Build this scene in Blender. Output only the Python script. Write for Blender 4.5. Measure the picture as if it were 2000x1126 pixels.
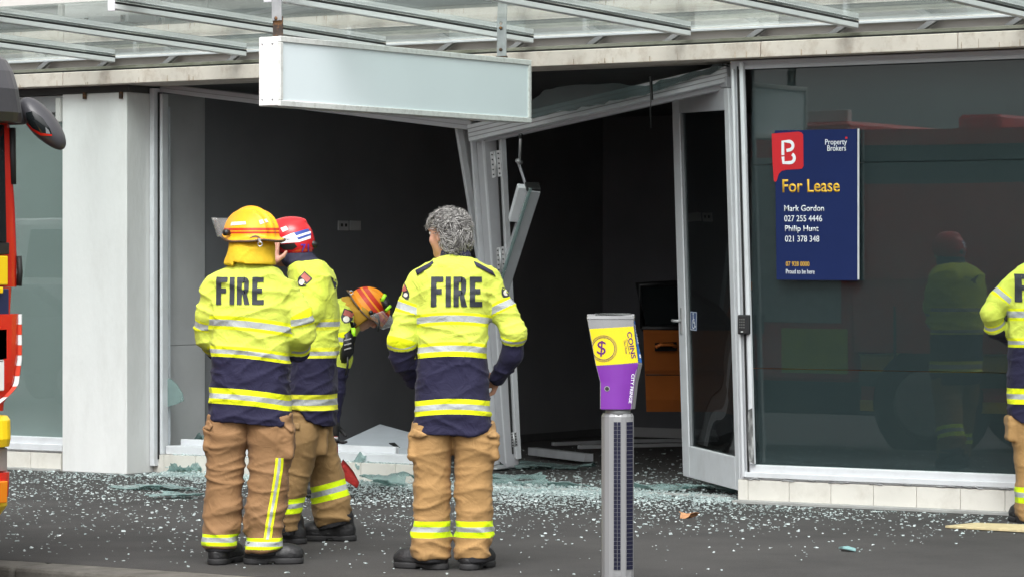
import bpy, bmesh, math, random
import numpy as np
from mathutils import Vector, Matrix
from mathutils.bvhtree import BVHTree
from mathutils.geometry import tessellate_polygon
random.seed(7); RNG = np.random.default_rng(7)
for o in list(bpy.data.objects): bpy.data.objects.remove(o)
SC = bpy.context.scene
COL = SC.collection
# ------------------------------------------------------------------ camera
# world: x along the shop front (right), y into the shop, z up; footpath at z = 0
F = 6370.0; CAMH = 1.5; HOR = 525.0; DIST = 18.27; YAW = math.radians(33.69)
CC, SS = math.cos(YAW), math.sin(YAW)
cam = bpy.data.cameras.new('camera'); camo = bpy.data.objects.new('camera', cam); COL.objects.link(camo)
cam.sensor_width = 36.0; cam.lens = F / 2000 * 36.0
cam.shift_y = -(563 - HOR) / 2000
cam.clip_start = 0.1; cam.clip_end = 2000
camo.location = (0, -DIST, CAMH); camo.rotation_euler = (math.radians(90), 0, YAW)
SC.camera = camo
# ------------------------------------------------------------------ sky, sun, exposure (overcast day)
SUN_EL, SUN_AZ = math.radians(52), math.radians(155)
world = bpy.data.worlds.new('World'); SC.world = world; world.use_nodes = True
nt = world.node_tree; nt.nodes.clear()
wo = nt.nodes.new('ShaderNodeOutputWorld'); bg = nt.nodes.new('ShaderNodeBackground')
sky = nt.nodes.new('ShaderNodeTexSky'); sky.sky_type = 'NISHITA'; sky.sun_disc = False
sky.sun_elevation = SUN_EL; sky.sun_rotation = SUN_AZ
sky.air_density = 1.0; sky.dust_density = 6.0; sky.ozone_density = 1.0
hs = nt.nodes.new('ShaderNodeHueSaturation'); hs.inputs['Saturation'].default_value = 0.06
nt.links.new(sky.outputs[0], hs.inputs['Color']); nt.links.new(hs.outputs[0], bg.inputs['Color'])
bg.inputs['Strength'].default_value = 0.15
nt.links.new(bg.outputs[0], wo.inputs['Surface'])
sl = bpy.data.lights.new('sun', 'SUN'); sl.energy = 0.6; sl.angle = math.radians(35); sl.color = (1.0, 0.98, 0.95)
so = bpy.data.objects.new('sun', sl); COL.objects.link(so)
sd = Vector((math.sin(SUN_AZ) * math.cos(SUN_EL), math.cos(SUN_AZ) * math.cos(SUN_EL), math.sin(SUN_EL)))
so.rotation_euler = sd.to_track_quat('Z', 'Y').to_euler(); so.location = sd * 40
SC.view_settings.view_transform = 'Standard'; SC.view_settings.look = 'None'
SC.view_settings.gamma = 1.0; SC.view_settings.exposure = 0.95; SC.view_settings.use_curve_mapping = False
SC.render.engine = 'CYCLES'
SC.cycles.max_bounces = 10; SC.cycles.transparent_max_bounces = 16

# ------------------------------------------------------------------ pixel helpers (a pixel gives a ray; the plane y gives the distance)
def W(px, py, Y):
    a = (px - 1000) / F; t = (Y + DIST) / (SS * a + CC)
    return Vector((t * (CC * a - SS), Y, CAMH + (HOR - py) / F * t))
def G(px, py, z=0.0):
    t = (CAMH - z) * F / (py - HOR); a = (px - 1000) / F
    return Vector((t * (CC * a - SS), t * (SS * a + CC) - DIST, z))
def T(px, t, py=None):
    a = (px - 1000) / F
    return Vector((t * (CC * a - SS), t * (SS * a + CC) - DIST, 0 if py is None else CAMH + (HOR - py) / F * t))
def XW(px, Y): return W(px, 500, Y).x

# ------------------------------------------------------------------ materials
MATS = {}
def mat(name, col, rough=0.6, metal=0.0, var=0.12, vscale=6.0, bump=0.0, bscale=60.0, spec=0.5, stretch=None, dirt=None, dscale=3.0, damt=0.5):
    if name in MATS: return MATS[name]
    m = bpy.data.materials.new(name); m.use_nodes = True; n = m.node_tree; b = n.nodes['Principled BSDF']
    b.inputs['Roughness'].default_value = rough; b.inputs['Metallic'].default_value = metal
    b.inputs['Specular IOR Level'].default_value = spec
    tc = n.nodes.new('ShaderNodeTexCoord'); src = tc.outputs['Object']
    if stretch:
        mp = n.nodes.new('ShaderNodeMapping'); mp.inputs['Scale'].default_value = stretch
        n.links.new(src, mp.inputs[0]); src = mp.outputs[0]
    nz = n.nodes.new('ShaderNodeTexNoise'); nz.inputs['Scale'].default_value = vscale; nz.inputs['Detail'].default_value = 6
    n.links.new(src, nz.inputs['Vector'])
    rp = n.nodes.new('ShaderNodeValToRGB')
    c = Vector(col)
    rp.color_ramp.elements[0].position = 0.3; rp.color_ramp.elements[0].color = (*(c * (1 - var)), 1)
    rp.color_ramp.elements[1].position = 0.7; rp.color_ramp.elements[1].color = (*[min(1, x * (1 + var)) for x in c], 1)
    n.links.new(nz.outputs['Fac'], rp.inputs[0]); out = rp.outputs[0]
    if dirt:
        nd = n.nodes.new('ShaderNodeTexNoise'); nd.inputs['Scale'].default_value = dscale; nd.inputs['Detail'].default_value = 9; nd.inputs['Roughness'].default_value = 0.7
        n.links.new(src, nd.inputs['Vector'])
        r2 = n.nodes.new('ShaderNodeValToRGB'); r2.color_ramp.elements[0].position = 0.48; r2.color_ramp.elements[1].position = 0.72
        r2.color_ramp.elements[0].color = (0, 0, 0, 1); r2.color_ramp.elements[1].color = (damt, damt, damt, 1)
        n.links.new(nd.outputs['Fac'], r2.inputs[0])
        mx = n.nodes.new('ShaderNodeMixRGB'); mx.inputs[2].default_value = (*dirt, 1)
        n.links.new(r2.outputs[0], mx.inputs[0]); n.links.new(out, mx.inputs[1]); out = mx.outputs[0]
    n.links.new(out, b.inputs['Base Color'])
    if bump:
        n2 = n.nodes.new('ShaderNodeTexNoise'); n2.inputs['Scale'].default_value = bscale; n2.inputs['Detail'].default_value = 5
        n.links.new(src, n2.inputs['Vector'])
        bp = n.nodes.new('ShaderNodeBump'); bp.inputs['Strength'].default_value = bump; bp.inputs['Distance'].default_value = 0.01
        n.links.new(n2.outputs['Fac'], bp.inputs['Height']); n.links.new(bp.outputs[0], b.inputs['Normal'])
    MATS[name] = m
    return m
def glassmat(name, tint, refl=1.0, wav=0.0, wscale=1.2, milk=0.0, milkcol=(0.4, 0.5, 0.48), rough=0.0, ior=1.5, transl=False):
    m = bpy.data.materials.new(name); m.use_nodes = True; n = m.node_tree; n.nodes.clear()
    o = n.nodes.new('ShaderNodeOutputMaterial'); tr = n.nodes.new('ShaderNodeBsdfTransparent'); tr.inputs[0].default_value = (*tint, 1)
    gl = n.nodes.new('ShaderNodeBsdfGlossy'); gl.inputs['Roughness'].default_value = rough; gl.inputs['Color'].default_value = (refl, refl, refl, 1)
    fr = n.nodes.new('ShaderNodeFresnel')
    # a thin pane: light leaves it again, so its far face must not act as the inside of a solid block
    ge = n.nodes.new('ShaderNodeNewGeometry'); mr_ = n.nodes.new('ShaderNodeMapRange'); mr_.inputs[3].default_value = ior; mr_.inputs[4].default_value = 1 / ior
    n.links.new(ge.outputs['Backfacing'], mr_.inputs[0]); n.links.new(mr_.outputs[0], fr.inputs['IOR'])
    mx = n.nodes.new('ShaderNodeMixShader')
    base = tr
    if milk > 0:
        df = n.nodes.new('ShaderNodeBsdfTranslucent' if transl else 'ShaderNodeBsdfDiffuse'); df.inputs[0].default_value = (*milkcol, 1)
        tc0 = n.nodes.new('ShaderNodeTexCoord'); n0 = n.nodes.new('ShaderNodeTexNoise'); n0.inputs['Scale'].default_value = 2.5; n0.inputs['Detail'].default_value = 8
        n.links.new(tc0.outputs['Object'], n0.inputs['Vector'])
        mm = n.nodes.new('ShaderNodeMath'); mm.operation = 'MULTIPLY'; mm.inputs[1].default_value = milk * 2
        n.links.new(n0.outputs['Fac'], mm.inputs[0])
        m0 = n.nodes.new('ShaderNodeMixShader'); n.links.new(mm.outputs[0], m0.inputs[0])
        n.links.new(tr.outputs[0], m0.inputs[1]); n.links.new(df.outputs[0], m0.inputs[2]); base = m0
    n.links.new(fr.outputs[0], mx.inputs[0]); n.links.new(base.outputs[0], mx.inputs[1]); n.links.new(gl.outputs[0], mx.inputs[2])
    if wav:
        tc = n.nodes.new('ShaderNodeTexCoord'); nz = n.nodes.new('ShaderNodeTexNoise'); nz.inputs['Scale'].default_value = wscale; nz.inputs['Detail'].default_value = 1
        n.links.new(tc.outputs['Object'], nz.inputs['Vector'])
        bp = n.nodes.new('ShaderNodeBump'); bp.inputs['Strength'].default_value = 1.0; bp.inputs['Distance'].default_value = wav
        n.links.new(nz.outputs['Fac'], bp.inputs['Height'])
        n.links.new(bp.outputs[0], gl.inputs['Normal']); n.links.new(bp.outputs[0], fr.inputs['Normal'])
    n.links.new(mx.outputs[0], o.inputs['Surface'])
    return m

# ------------------------------------------------------------------ object helpers
def tag(o, label, cat=None, group=None, kind=None):
    if label: o['label'] = label
    if cat: o['category'] = cat
    if group: o['group'] = group
    if kind: o['kind'] = kind
    return o
def thing(name, loc, label, cat, group=None, rz=0.0):
    o = bpy.data.objects.new(name, None); COL.objects.link(o); o.empty_display_size = 0.2
    o.location = loc; o.rotation_euler = (0, 0, rz)
    return tag(o, label, cat, group)
def rootmat(o):
    while o.parent: o = o.parent
    return Matrix.Translation(o.location) @ o.rotation_euler.to_matrix().to_4x4()
def link(name, me, m=None, parent=None, local=False, smooth=False):
    """me in world coordinates (or the root's local ones when local=True) becomes one mesh object"""
    o = bpy.data.objects.new(name, me); COL.objects.link(o)
    if m is not None:
        me.materials.clear(); me.materials.append(m)
    if smooth: me.polygons.foreach_set('use_smooth', [True] * len(me.polygons))
    if parent is not None:
        o.parent = parent
        if not local: me.transform(rootmat(parent).inverted())
    elif not local:
        # put the origin at the base of the thing
        vs = np.empty(len(me.vertices) * 3); me.vertices.foreach_get('co', vs); vs = vs.reshape(-1, 3)
        c = Vector(((vs[:, 0].min() + vs[:, 0].max()) / 2, (vs[:, 1].min() + vs[:, 1].max()) / 2, vs[:, 2].min()))
        me.transform(Matrix.Translation(-c)); o.location = c
    return o
def bm_mesh(bm, name='mesh'):
    bmesh.ops.recalc_face_normals(bm, faces=bm.faces)
    me = bpy.data.meshes.new(name); bm.to_mesh(me); bm.free(); return me
def add_box(bm, x0, x1, y0, y1, z0, z1):
    v = [bm.verts.new(p) for p in ((x0, y0, z0), (x1, y0, z0), (x1, y1, z0), (x0, y1, z0), (x0, y0, z1), (x1, y0, z1), (x1, y1, z1), (x0, y1, z1))]
    for f in ((0, 3, 2, 1), (4, 5, 6, 7), (0, 1, 5, 4), (1, 2, 6, 5), (2, 3, 7, 6), (3, 0, 4, 7)): bm.faces.new([v[i] for i in f])
def bevel(bm, w, seg=1):
    bmesh.ops.bevel(bm, geom=list(bm.edges), offset=w, segments=seg, affect='EDGES', profile=0.5, clamp_overlap=True)
def box(name, x0, x1, y0, y1, z0, z1, m, parent=None, bev=0.004, local=False):
    bm = bmesh.new(); add_box(bm, min(x0, x1), max(x0, x1), min(y0, y1), max(y0, y1), z0, z1)
    if bev: bevel(bm, bev)
    return link(name, bm_mesh(bm), m, parent, local)
def prism(name, pts, off, m, parent=None, bev=0.003, local=False):
    """closed prism: polygon pts swept by the vector off"""
    bm = bmesh.new(); a = [bm.verts.new(p) for p in pts]; b = [bm.verts.new(Vector(p) + Vector(off)) for p in pts]
    n = len(pts); bm.faces.new(a); bm.faces.new(b[::-1])
    for i in range(n): bm.faces.new((a[i], b[i], b[(i + 1) % n], a[(i + 1) % n]))
    bmesh.ops.recalc_face_normals(bm, faces=bm.faces)
    if bev: bevel(bm, bev)
    return link(name, bm_mesh(bm), m, parent, local)
def frame_of(d, up=(0, 0, 1)):
    d = Vector(d).normalized(); s = d.cross(Vector(up))
    if s.length < 1e-4: s = d.cross(Vector((0, 1, 0)))
    s.normalize(); return d, s, s.cross(d).normalized()
def add_bar(bm, p0, p1, w, h, up=(0, 0, 1), o=(0, 0)):
    p0, p1 = Vector(p0), Vector(p1); d, s, u = frame_of(p1 - p0, up); vs = []
    for p in (p0, p1):
        for (i, j) in ((-1, -1), (1, -1), (1, 1), (-1, 1)): vs.append(bm.verts.new(p + s * (o[0] + i * w / 2) + u * (o[1] + j * h / 2)))
    for f in ((0, 1, 2, 3), (7, 6, 5, 4), (0, 4, 5, 1), (1, 5, 6, 2), (2, 6, 7, 3), (3, 7, 4, 0)): bm.faces.new([vs[i] for i in f])
def bar(name, p0, p1, w, h, m, parent=None, up=(0, 0, 1), bev=0.003, o=(0, 0), local=False):
    bm = bmesh.new(); add_bar(bm, p0, p1, w, h, up, o); bmesh.ops.recalc_face_normals(bm, faces=bm.faces)
    if bev: bevel(bm, bev)
    return link(name, bm_mesh(bm), m, parent, local)
def add_tube(bm, pts, rs, seg=10):
    rings = []; pts = [Vector(p) for p in pts]
    if not hasattr(rs, '__len__'): rs = [rs] * len(pts)
    for i, p in enumerate(pts):
        d = (pts[min(i + 1, len(pts) - 1)] - pts[max(i - 1, 0)]); _, s, u = frame_of(d, (0.03, 0.02, 1) if abs(d.normalized().z) < 0.95 else (0, 1, 0))
        rings.append([bm.verts.new(p + (s * math.cos(a) + u * math.sin(a)) * rs[i]) for a in [2 * math.pi * k / seg for k in range(seg)]])
    for a, b in zip(rings, rings[1:]):
        for k in range(seg): bm.faces.new((a[k], a[(k + 1) % seg], b[(k + 1) % seg], b[k]))
    bm.faces.new(rings[0][::-1]); bm.faces.new(rings[-1])
def tube(name, pts, rs, m, parent=None, seg=10, local=False):
    bm = bmesh.new(); add_tube(bm, pts, rs, seg); return link(name, bm_mesh(bm), m, parent, local, smooth=True)
_dg = None
def text_bm(s, w, h, bold=0.0, align_sp=1.0):
    """letters as a flat mesh in x/y, fitted to w x h, lower-left corner at 0"""
    cu = bpy.data.curves.new('t', 'FONT'); cu.body = s; cu.size = 1.0; cu.offset = bold; cu.resolution_u = 4; cu.space_character = align_sp; cu.space_line = 0.85
    o = bpy.data.objects.new('t', cu); COL.objects.link(o)
    dg = bpy.context.evaluated_depsgraph_get(); me = bpy.data.meshes.new_from_object(o.evaluated_get(dg))
    bpy.data.objects.remove(o); bpy.data.curves.remove(cu)
    bm = bmesh.new(); bm.from_mesh(me); bpy.data.meshes.remove(me)
    bmesh.ops.remove_doubles(bm, verts=bm.verts, dist=1e-5)
    xs = [v.co.x for v in bm.verts]; ys = [v.co.y for v in bm.verts]
    x0, x1, y0, y1 = min(xs), max(xs), min(ys), max(ys)
    for v in bm.verts: v.co = Vector(((v.co.x - x0) / (x1 - x0) * w, (v.co.y - y0) / (y1 - y0) * h, 0))
    return bm
def poly_bm(pts):
    bm = bmesh.new(); bm.faces.new([bm.verts.new((p[0], p[1], 0)) for p in pts]); return bm
def place_flat(bm, origin, ex, ey, thick=0.002):
    """maps a flat x/y bmesh on a plane and gives it thickness"""
    origin, ex, ey = Vector(origin), Vector(ex), Vector(ey); nn = ex.cross(ey).normalized()
    for v in bm.verts: v.co = origin + ex * v.co.x + ey * v.co.y
    r = bmesh.ops.extrude_face_region(bm, geom=list(bm.faces))
    for e in r['geom']:
        if isinstance(e, bmesh.types.BMVert): e.co += nn * thick
    return bm_mesh(bm)
def ring_pts(cx, cy, r, n=28, a0=0, a1=2 * math.pi):
    return [(cx + r * math.cos(a0 + (a1 - a0) * i / n), cy + r * math.sin(a0 + (a1 - a0) * i / n)) for i in range(n)]
def annulus_bm(cx, cy, r0, r1, n=40, a0=0.0, a1=2 * math.pi):
    bm = bmesh.new(); k = n + 1; A = []; B = []
    for i in range(k):
        a = a0 + (a1 - a0) * i / n
        A.append(bm.verts.new((cx + r0 * math.cos(a), cy + r0 * math.sin(a), 0))); B.append(bm.verts.new((cx + r1 * math.cos(a), cy + r1 * math.sin(a), 0)))
    for i in range(n): bm.faces.new((A[i], B[i], B[i + 1], A[i + 1]))
    bmesh.ops.remove_doubles(bm, verts=bm.verts, dist=1e-6)
    return bm
def merge_bm(a, b):
    me = bpy.data.meshes.new('x'); b.to_mesh(me); b.free(); a.from_mesh(me); bpy.data.meshes.remove(me); return a
def refine(bm, maxlen):
    bmesh.ops.triangulate(bm, faces=bm.faces)
    for _ in range(7):
        es = [e for e in bm.edges if e.calc_length() > maxlen]
        if not es: break
        bmesh.ops.subdivide_edges(bm, edges=es, cuts=1); bmesh.ops.triangulate(bm, faces=bm.faces)
def decal(name, bm, origin, ex, ey, ray, bvh, m, parent, off=0.002, maxlen=0.018, thick=0.0):
    """flat x/y bmesh laid on the plane (origin, ex, ey) and pressed along ray onto the surface in bvh (root-local coordinates)"""
    refine(bm, maxlen); origin, ex, ey, ray = Vector(origin), Vector(ex), Vector(ey), Vector(ray).normalized()
    dead = []
    for v in bm.verts:
        p = origin + ex * v.co.x + ey * v.co.y
        hit, nn, idx, dd = bvh.ray_cast(p - ray * 0.6, ray)
        if hit is None: dead.append(v); v.co = p
        else:
            if nn.dot(ray) > 0: nn = -nn
            v.co = hit + nn * off * 0.6 - ray * off * 0.4
    bmesh.ops.delete(bm, geom=dead, context='VERTS')
    if not bm.faces: bm.free(); return None
    if thick:
        r = bmesh.ops.extrude_face_region(bm, geom=list(bm.faces))
        for e in r['geom']:
            if isinstance(e, bmesh.types.BMVert): e.co -= ray * thick
        bmesh.ops.recalc_face_normals(bm, faces=bm.faces)
    me = bpy.data.meshes.new(name); bm.to_mesh(me); bm.free()
    return link(name, me, m, parent, local=True, smooth=True)

# ------------------------------------------------------------------ implicit surfaces (one continuous skin per body or garment)
class Field:
    def __init__(s, lo, hi, h):
        s.h = h; s.lo = np.array(lo, float); s.n = np.ceil((np.array(hi, float) - s.lo) / h).astype(int) + 1
        s.ax = [s.lo[i] + h * np.arange(s.n[i]) for i in range(3)]
        s.d = np.full(s.n, 0.15, np.float32); s.reg = None
    def sub(s, lo, hi, m):
        i0 = np.clip(np.floor((np.array(lo) - m - s.lo) / s.h).astype(int), 0, s.n - 1); i1 = np.clip(np.ceil((np.array(hi) + m - s.lo) / s.h).astype(int) + 1, 1, s.n)
        sl = tuple(slice(a, b) for a, b in zip(i0, i1))
        return sl, s.ax[0][sl[0]][:, None, None], s.ax[1][sl[1]][None, :, None], s.ax[2][sl[2]][None, None, :]
    def put(s, sl, v, k, cut=False):
        a = s.d[sl]
        if cut: s.d[sl] = np.maximum(a, -v); return
        if k > 0:
            hh = np.clip(0.5 + 0.5 * (v - a) / k, 0, 1); s.d[sl] = v * (1 - hh) + a * hh - k * hh * (1 - hh)
        else: s.d[sl] = np.minimum(a, v)
    def chain(s, pts, k=0.02, cut=False):
        P = np.array(pts, float)
        for a, b in zip(P[:-1], P[1:]):
            r = max(a[3], b[3]); lo = np.minimum(a[:3], b[:3]) - r; hi = np.maximum(a[:3], b[:3]) + r
            sl, x, y, z = s.sub(lo, hi, 0.05); ab = b[:3] - a[:3]; L = max(ab @ ab, 1e-9)
            t = np.clip(((x - a[0]) * ab[0] + (y - a[1]) * ab[1] + (z - a[2]) * ab[2]) / L, 0, 1)
            v = np.sqrt((x - a[0] - t * ab[0]) ** 2 + (y - a[1] - t * ab[1]) ** 2 + (z - a[2] - t * ab[2]) ** 2) - (a[3] + t * (b[3] - a[3]))
            s.put(sl, v, k, cut)
    def ell(s, c, r, R=None, k=0.02, cut=False):
        c = np.array(c, float); r = np.array(r, float); m = r.max()
        sl, x, y, z = s.sub(c - m, c + m, 0.04); q = [x - c[0], y - c[1], z - c[2]]
        if R is not None:
            R = np.array(R); q = [sum(R[j][i] * q[i] for i in range(3)) for j in range(3)]
        kk = np.sqrt((q[0] / r[0]) ** 2 + (q[1] / r[1]) ** 2 + (q[2] / r[2]) ** 2)
        s.put(sl, (kk - 1) * r.min(), k, cut)
    def rbox(s, c, hlf, rad=0.01, R=None, k=0.01, cut=False):
        c = np.array(c, float); hlf = np.array(hlf, float); m = np.linalg.norm(hlf)
        sl, x, y, z = s.sub(c - m, c + m, 0.04); q = [x - c[0], y - c[1], z - c[2]]
        if R is not None:
            R = np.array(R); q = [sum(R[j][i] * q[i] for i in range(3)) for j in range(3)]
        e = [np.abs(q[i]) - hlf[i] + rad for i in range(3)]
        v = np.sqrt(sum(np.maximum(t, 0) ** 2 for t in e)) + np.minimum(np.maximum(np.maximum(e[0], e[1]), e[2]), 0) - rad
        s.put(sl, v, k, cut)
    def stack(s, secs, k=0.03, n=2.3):
        """secs: (z, cx, cy, rx, ry) — smooth column of superelliptic slices"""
        S = np.array(sorted(secs), float); lo = [(S[:, 1] - S[:, 3]).min(), (S[:, 2] - S[:, 4]).min(), S[0, 0]]; hi = [(S[:, 1] + S[:, 3]).max(), (S[:, 2] + S[:, 4]).max(), S[-1, 0]]
        sl, x, y, z = s.sub(lo, hi, 0.05); zz = z[0, 0]
        f = lambda i: smooth_interp(zz, S[:, 0], S[:, i])[None, None, :]
        cx, cy, rx, ry = f(1), f(2), f(3), f(4)
        kk = ((np.abs(x - cx) / rx) ** n + (np.abs(y - cy) / ry) ** n) ** (1 / n)
        v = (kk - 1) * np.minimum(rx, ry) * 0.95
        v = np.maximum(v, np.maximum(S[0, 0] - z, z - S[-1, 0]))
        s.put(sl, v, k)
    def clip_below(s, zf):
        """removes what lies below z = zf(x, y) (scalar or function)"""
        x = s.ax[0][:, None, None]; y = s.ax[1][None, :, None]; z = s.ax[2][None, None, :]
        s.d = np.maximum(s.d, ((zf(x, y) if callable(zf) else zf) - z).astype(np.float32))
    def clip_above(s, zf):
        x = s.ax[0][:, None, None]; y = s.ax[1][None, :, None]; z = s.ax[2][None, None, :]
        s.d = np.maximum(s.d, (z - (zf(x, y) if callable(zf) else zf)).astype(np.float32))
    def mesh(s):
        d = s.d; h = s.h; ins = d < 0
        ins[0] = ins[-1] = False; ins[:, 0] = ins[:, -1] = False; ins[:, :, 0] = ins[:, :, -1] = False
        d = np.where(ins, d, np.maximum(d, 1e-4))
        nx, ny, nz = d.shape; cnt = np.zeros((nx - 1, ny - 1, nz - 1), np.int8)
        for i in (0, 1):
            for j in (0, 1):
                for k in (0, 1): cnt += ins[i:nx - 1 + i, j:ny - 1 + j, k:nz - 1 + k]
        act = (cnt > 0) & (cnt < 8); idx = np.full(act.shape, -1, np.int64); C = np.argwhere(act); idx[act] = np.arange(len(C))
        acc = np.zeros((len(C), 3)); num = np.zeros(len(C)); corner = [(i, j, k) for i in (0, 1) for j in (0, 1) for k in (0, 1)]
        vals = {c: d[C[:, 0] + c[0], C[:, 1] + c[1], C[:, 2] + c[2]].astype(float) for c in corner}
        for a in corner:
            for ax in range(3):
                if a[ax]: continue
                b = list(a); b[ax] = 1; b = tuple(b); va, vb = vals[a], vals[b]; cr = (va < 0) != (vb < 0)
                t = np.where(cr, va / np.where(cr, va - vb, 1), 0); p = np.zeros((len(C), 3)) + np.array(a); p[:, ax] += t
                acc += np.where(cr[:, None], p, 0); num += cr
        V = (C + acc / num[:, None]) * h + s.lo
        faces = []
        for ax in range(3):
            u, v = [(1, 2), (2, 0), (0, 1)][ax]; sl0 = [slice(1, -1)] * 3; sl0[ax] = slice(0, -1); sl1 = [slice(1, -1)] * 3; sl1[ax] = slice(1, None)
            A, B = ins[tuple(sl0)], ins[tuple(sl1)]; E = np.argwhere(A != B); off = np.array([1, 1, 1]); off[ax] = 0
            flip = A[E[:, 0], E[:, 1], E[:, 2]]; E = E + off
            def cell(du, dv):
                q = E.copy(); q[:, u] += du; q[:, v] += dv; return idx[q[:, 0], q[:, 1], q[:, 2]]
            Q = np.stack([cell(-1, -1), cell(0, -1), cell(0, 0), cell(-1, 0)], 1); Q[~flip] = Q[~flip][:, ::-1]
            faces.append(Q)
        Fc = np.concatenate(faces)
        return V, Fc
def smooth_interp(x, xp, fp):
    if len(xp) < 3: return np.interp(x, xp, fp)
    m = np.gradient(fp, xp); i = np.clip(np.searchsorted(xp, x) - 1, 0, len(xp) - 2); hh = xp[i + 1] - xp[i]; t = np.clip((x - xp[i]) / hh, 0, 1)
    sec = (fp[i + 1] - fp[i]) / hh
    m0 = np.clip(m[i], np.minimum(0, 3 * sec), np.maximum(0, 3 * sec)); m1 = np.clip(m[i + 1], np.minimum(0, 3 * sec), np.maximum(0, 3 * sec))
    return fp[i] * (2 * t ** 3 - 3 * t ** 2 + 1) + hh * m0 * (t ** 3 - 2 * t ** 2 + t) + fp[i + 1] * (-2 * t ** 3 + 3 * t ** 2) + hh * m1 * (t ** 3 - t ** 2)
def np_mesh(name, V, Fc):
    me = bpy.data.meshes.new(name); me.vertices.add(len(V)); me.vertices.foreach_set('co', np.ascontiguousarray(V, np.float32).ravel())
    k = Fc.shape[1]; me.loops.add(Fc.size); me.polygons.add(len(Fc)); me.loops.foreach_set('vertex_index', Fc.astype(np.int32).ravel())
    me.polygons.foreach_set('loop_start', np.arange(0, Fc.size, k, dtype=np.int32)); me.polygons.foreach_set('use_smooth', np.ones(len(Fc), bool))
    me.update(calc_edges=True); me.validate(); return me
def vnoise(p):
    i = np.floor(p).astype(np.int64); f = p - i; f = f * f * (3 - 2 * f); out = 0
    for a in (0, 1):
        for b in (0, 1):
            for c in (0, 1):
                hsh = ((i[:, 0] + a) * 374761393 + (i[:, 1] + b) * 668265263 + (i[:, 2] + c) * 2147483647) & 0xffffffff
                hsh = ((hsh ^ (hsh >> 13)) * 1274126177) & 0xffffffff; hsh = (hsh ^ (hsh >> 16)) & 0xffff
                w = (f[:, 0] if a else 1 - f[:, 0]) * (f[:, 1] if b else 1 - f[:, 1]) * (f[:, 2] if c else 1 - f[:, 2]); out = out + w * (hsh / 65535.0)
    return out
def relax(V, Fc, it=2):
    n = len(V); E = np.concatenate([Fc[:, [0, 1]], Fc[:, [1, 2]], Fc[:, [2, 3]], Fc[:, [3, 0]]])
    deg = np.bincount(E.ravel(), minlength=n)[:, None]
    for _ in range(it):
        S = np.zeros_like(V)
        for a, b in ((0, 1), (1, 0)):
            for j in range(3): S[:, j] += np.bincount(E[:, a], weights=V[E[:, b], j], minlength=n)
        V = 0.5 * V + 0.5 * S / np.maximum(deg, 1)
    return V
def vnormals(V, Fc):
    nn = np.cross(V[Fc[:, 2]] - V[Fc[:, 0]], V[Fc[:, 3]] - V[Fc[:, 1]]); N = np.zeros_like(V)
    for i in range(4):
        for j in range(3): N[:, j] += np.bincount(Fc[:, i], weights=nn[:, j], minlength=len(V))
    return N / np.maximum(np.linalg.norm(N, axis=1), 1e-12)[:, None]
# ================================================================== materials used by the setting
M_asph = mat('asphalt', (0.038, 0.036, 0.035), 0.9, var=0.25, vscale=2.2, bump=0.5, bscale=220, dirt=(0.06, 0.057, 0.054), dscale=0.9, damt=0.5)
M_road = mat('road_asphalt', (0.05, 0.05, 0.05), 0.9, var=0.3, vscale=3, bump=0.7, bscale=150)
M_conc = mat('kerb_concrete', (0.115, 0.108, 0.095), 0.9, var=0.25, vscale=7, bump=0.5, bscale=90, dirt=(0.05, 0.045, 0.038), dscale=4, damt=0.7)
M_plaster = mat('white_plaster', (0.74, 0.735, 0.73), 0.85, var=0.05, vscale=2.5, bump=0.25, bscale=35, dirt=(0.42, 0.40, 0.37), dscale=1.6, damt=0.35, stretch=(1, 1, 0.35))
M_upper = mat('upper_wall', (0.50, 0.485, 0.46), 0.85, var=0.10, vscale=3, dirt=(0.30, 0.28, 0.24), dscale=2.5, damt=0.6, stretch=(0.6, 1, 1))
M_fascia = mat('fascia_paint', (0.68, 0.60, 0.54), 0.7, var=0.10, vscale=4, dirt=(0.26, 0.15, 0.08), dscale=9, damt=0.55, stretch=(0.8, 1, 0.6), bump=0.15, bscale=40)
M_alu = mat('white_aluminium', (0.50, 0.50, 0.53), 0.45, var=0.06, vscale=5, dirt=(0.32, 0.32, 0.33), dscale=5, damt=0.35)
M_aluw = mat('white_powder_coat', (0.66, 0.67, 0.70), 0.42, var=0.04, vscale=5, dirt=(0.40, 0.39, 0.38), dscale=6, damt=0.3)
M_alud = mat('grey_aluminium', (0.30, 0.30, 0.31), 0.5, var=0.08, vscale=5)
M_gask = mat('black_gasket', (0.012, 0.012, 0.012), 0.6, var=0.2)
M_tile = mat('cream_tile', (0.69, 0.66, 0.61), 0.3, var=0.05, vscale=4, dirt=(0.42, 0.38, 0.32), dscale=6, damt=0.4)
M_grout = mat('grout', (0.33, 0.31, 0.28), 0.9, var=0.2, vscale=20)
M_char = mat('charcoal_wall', (0.225, 0.23, 0.245), 0.85, var=0.10, vscale=1.5, bump=0.1, bscale=120)
M_dark = mat('dark_back_wall', (0.17, 0.175, 0.19), 0.85, var=0.15, vscale=1.5)
M_lining = mat('grey_lining', (0.52, 0.52, 0.53), 0.8, var=0.08, vscale=3)
M_carpet = mat('shop_floor', (0.08, 0.075, 0.073), 0.95, var=0.3, vscale=30, bump=0.4, bscale=200)
M_ceil = mat('ceiling_board', (0.07, 0.07, 0.07), 0.9)
M_film = mat('window_film', (0.030, 0.043, 0.050), 0.65, var=0.10, vscale=0.9, dirt=(0.042, 0.056, 0.060), dscale=1.2, damt=0.5)
M_filml = mat('pale_film', (0.36, 0.385, 0.385), 0.6, var=0.05, vscale=1)
M_pane = glassmat('window_glass', (0.46, 0.51, 0.51), 0.95, wav=0.012, wscale=0.9)
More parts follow.
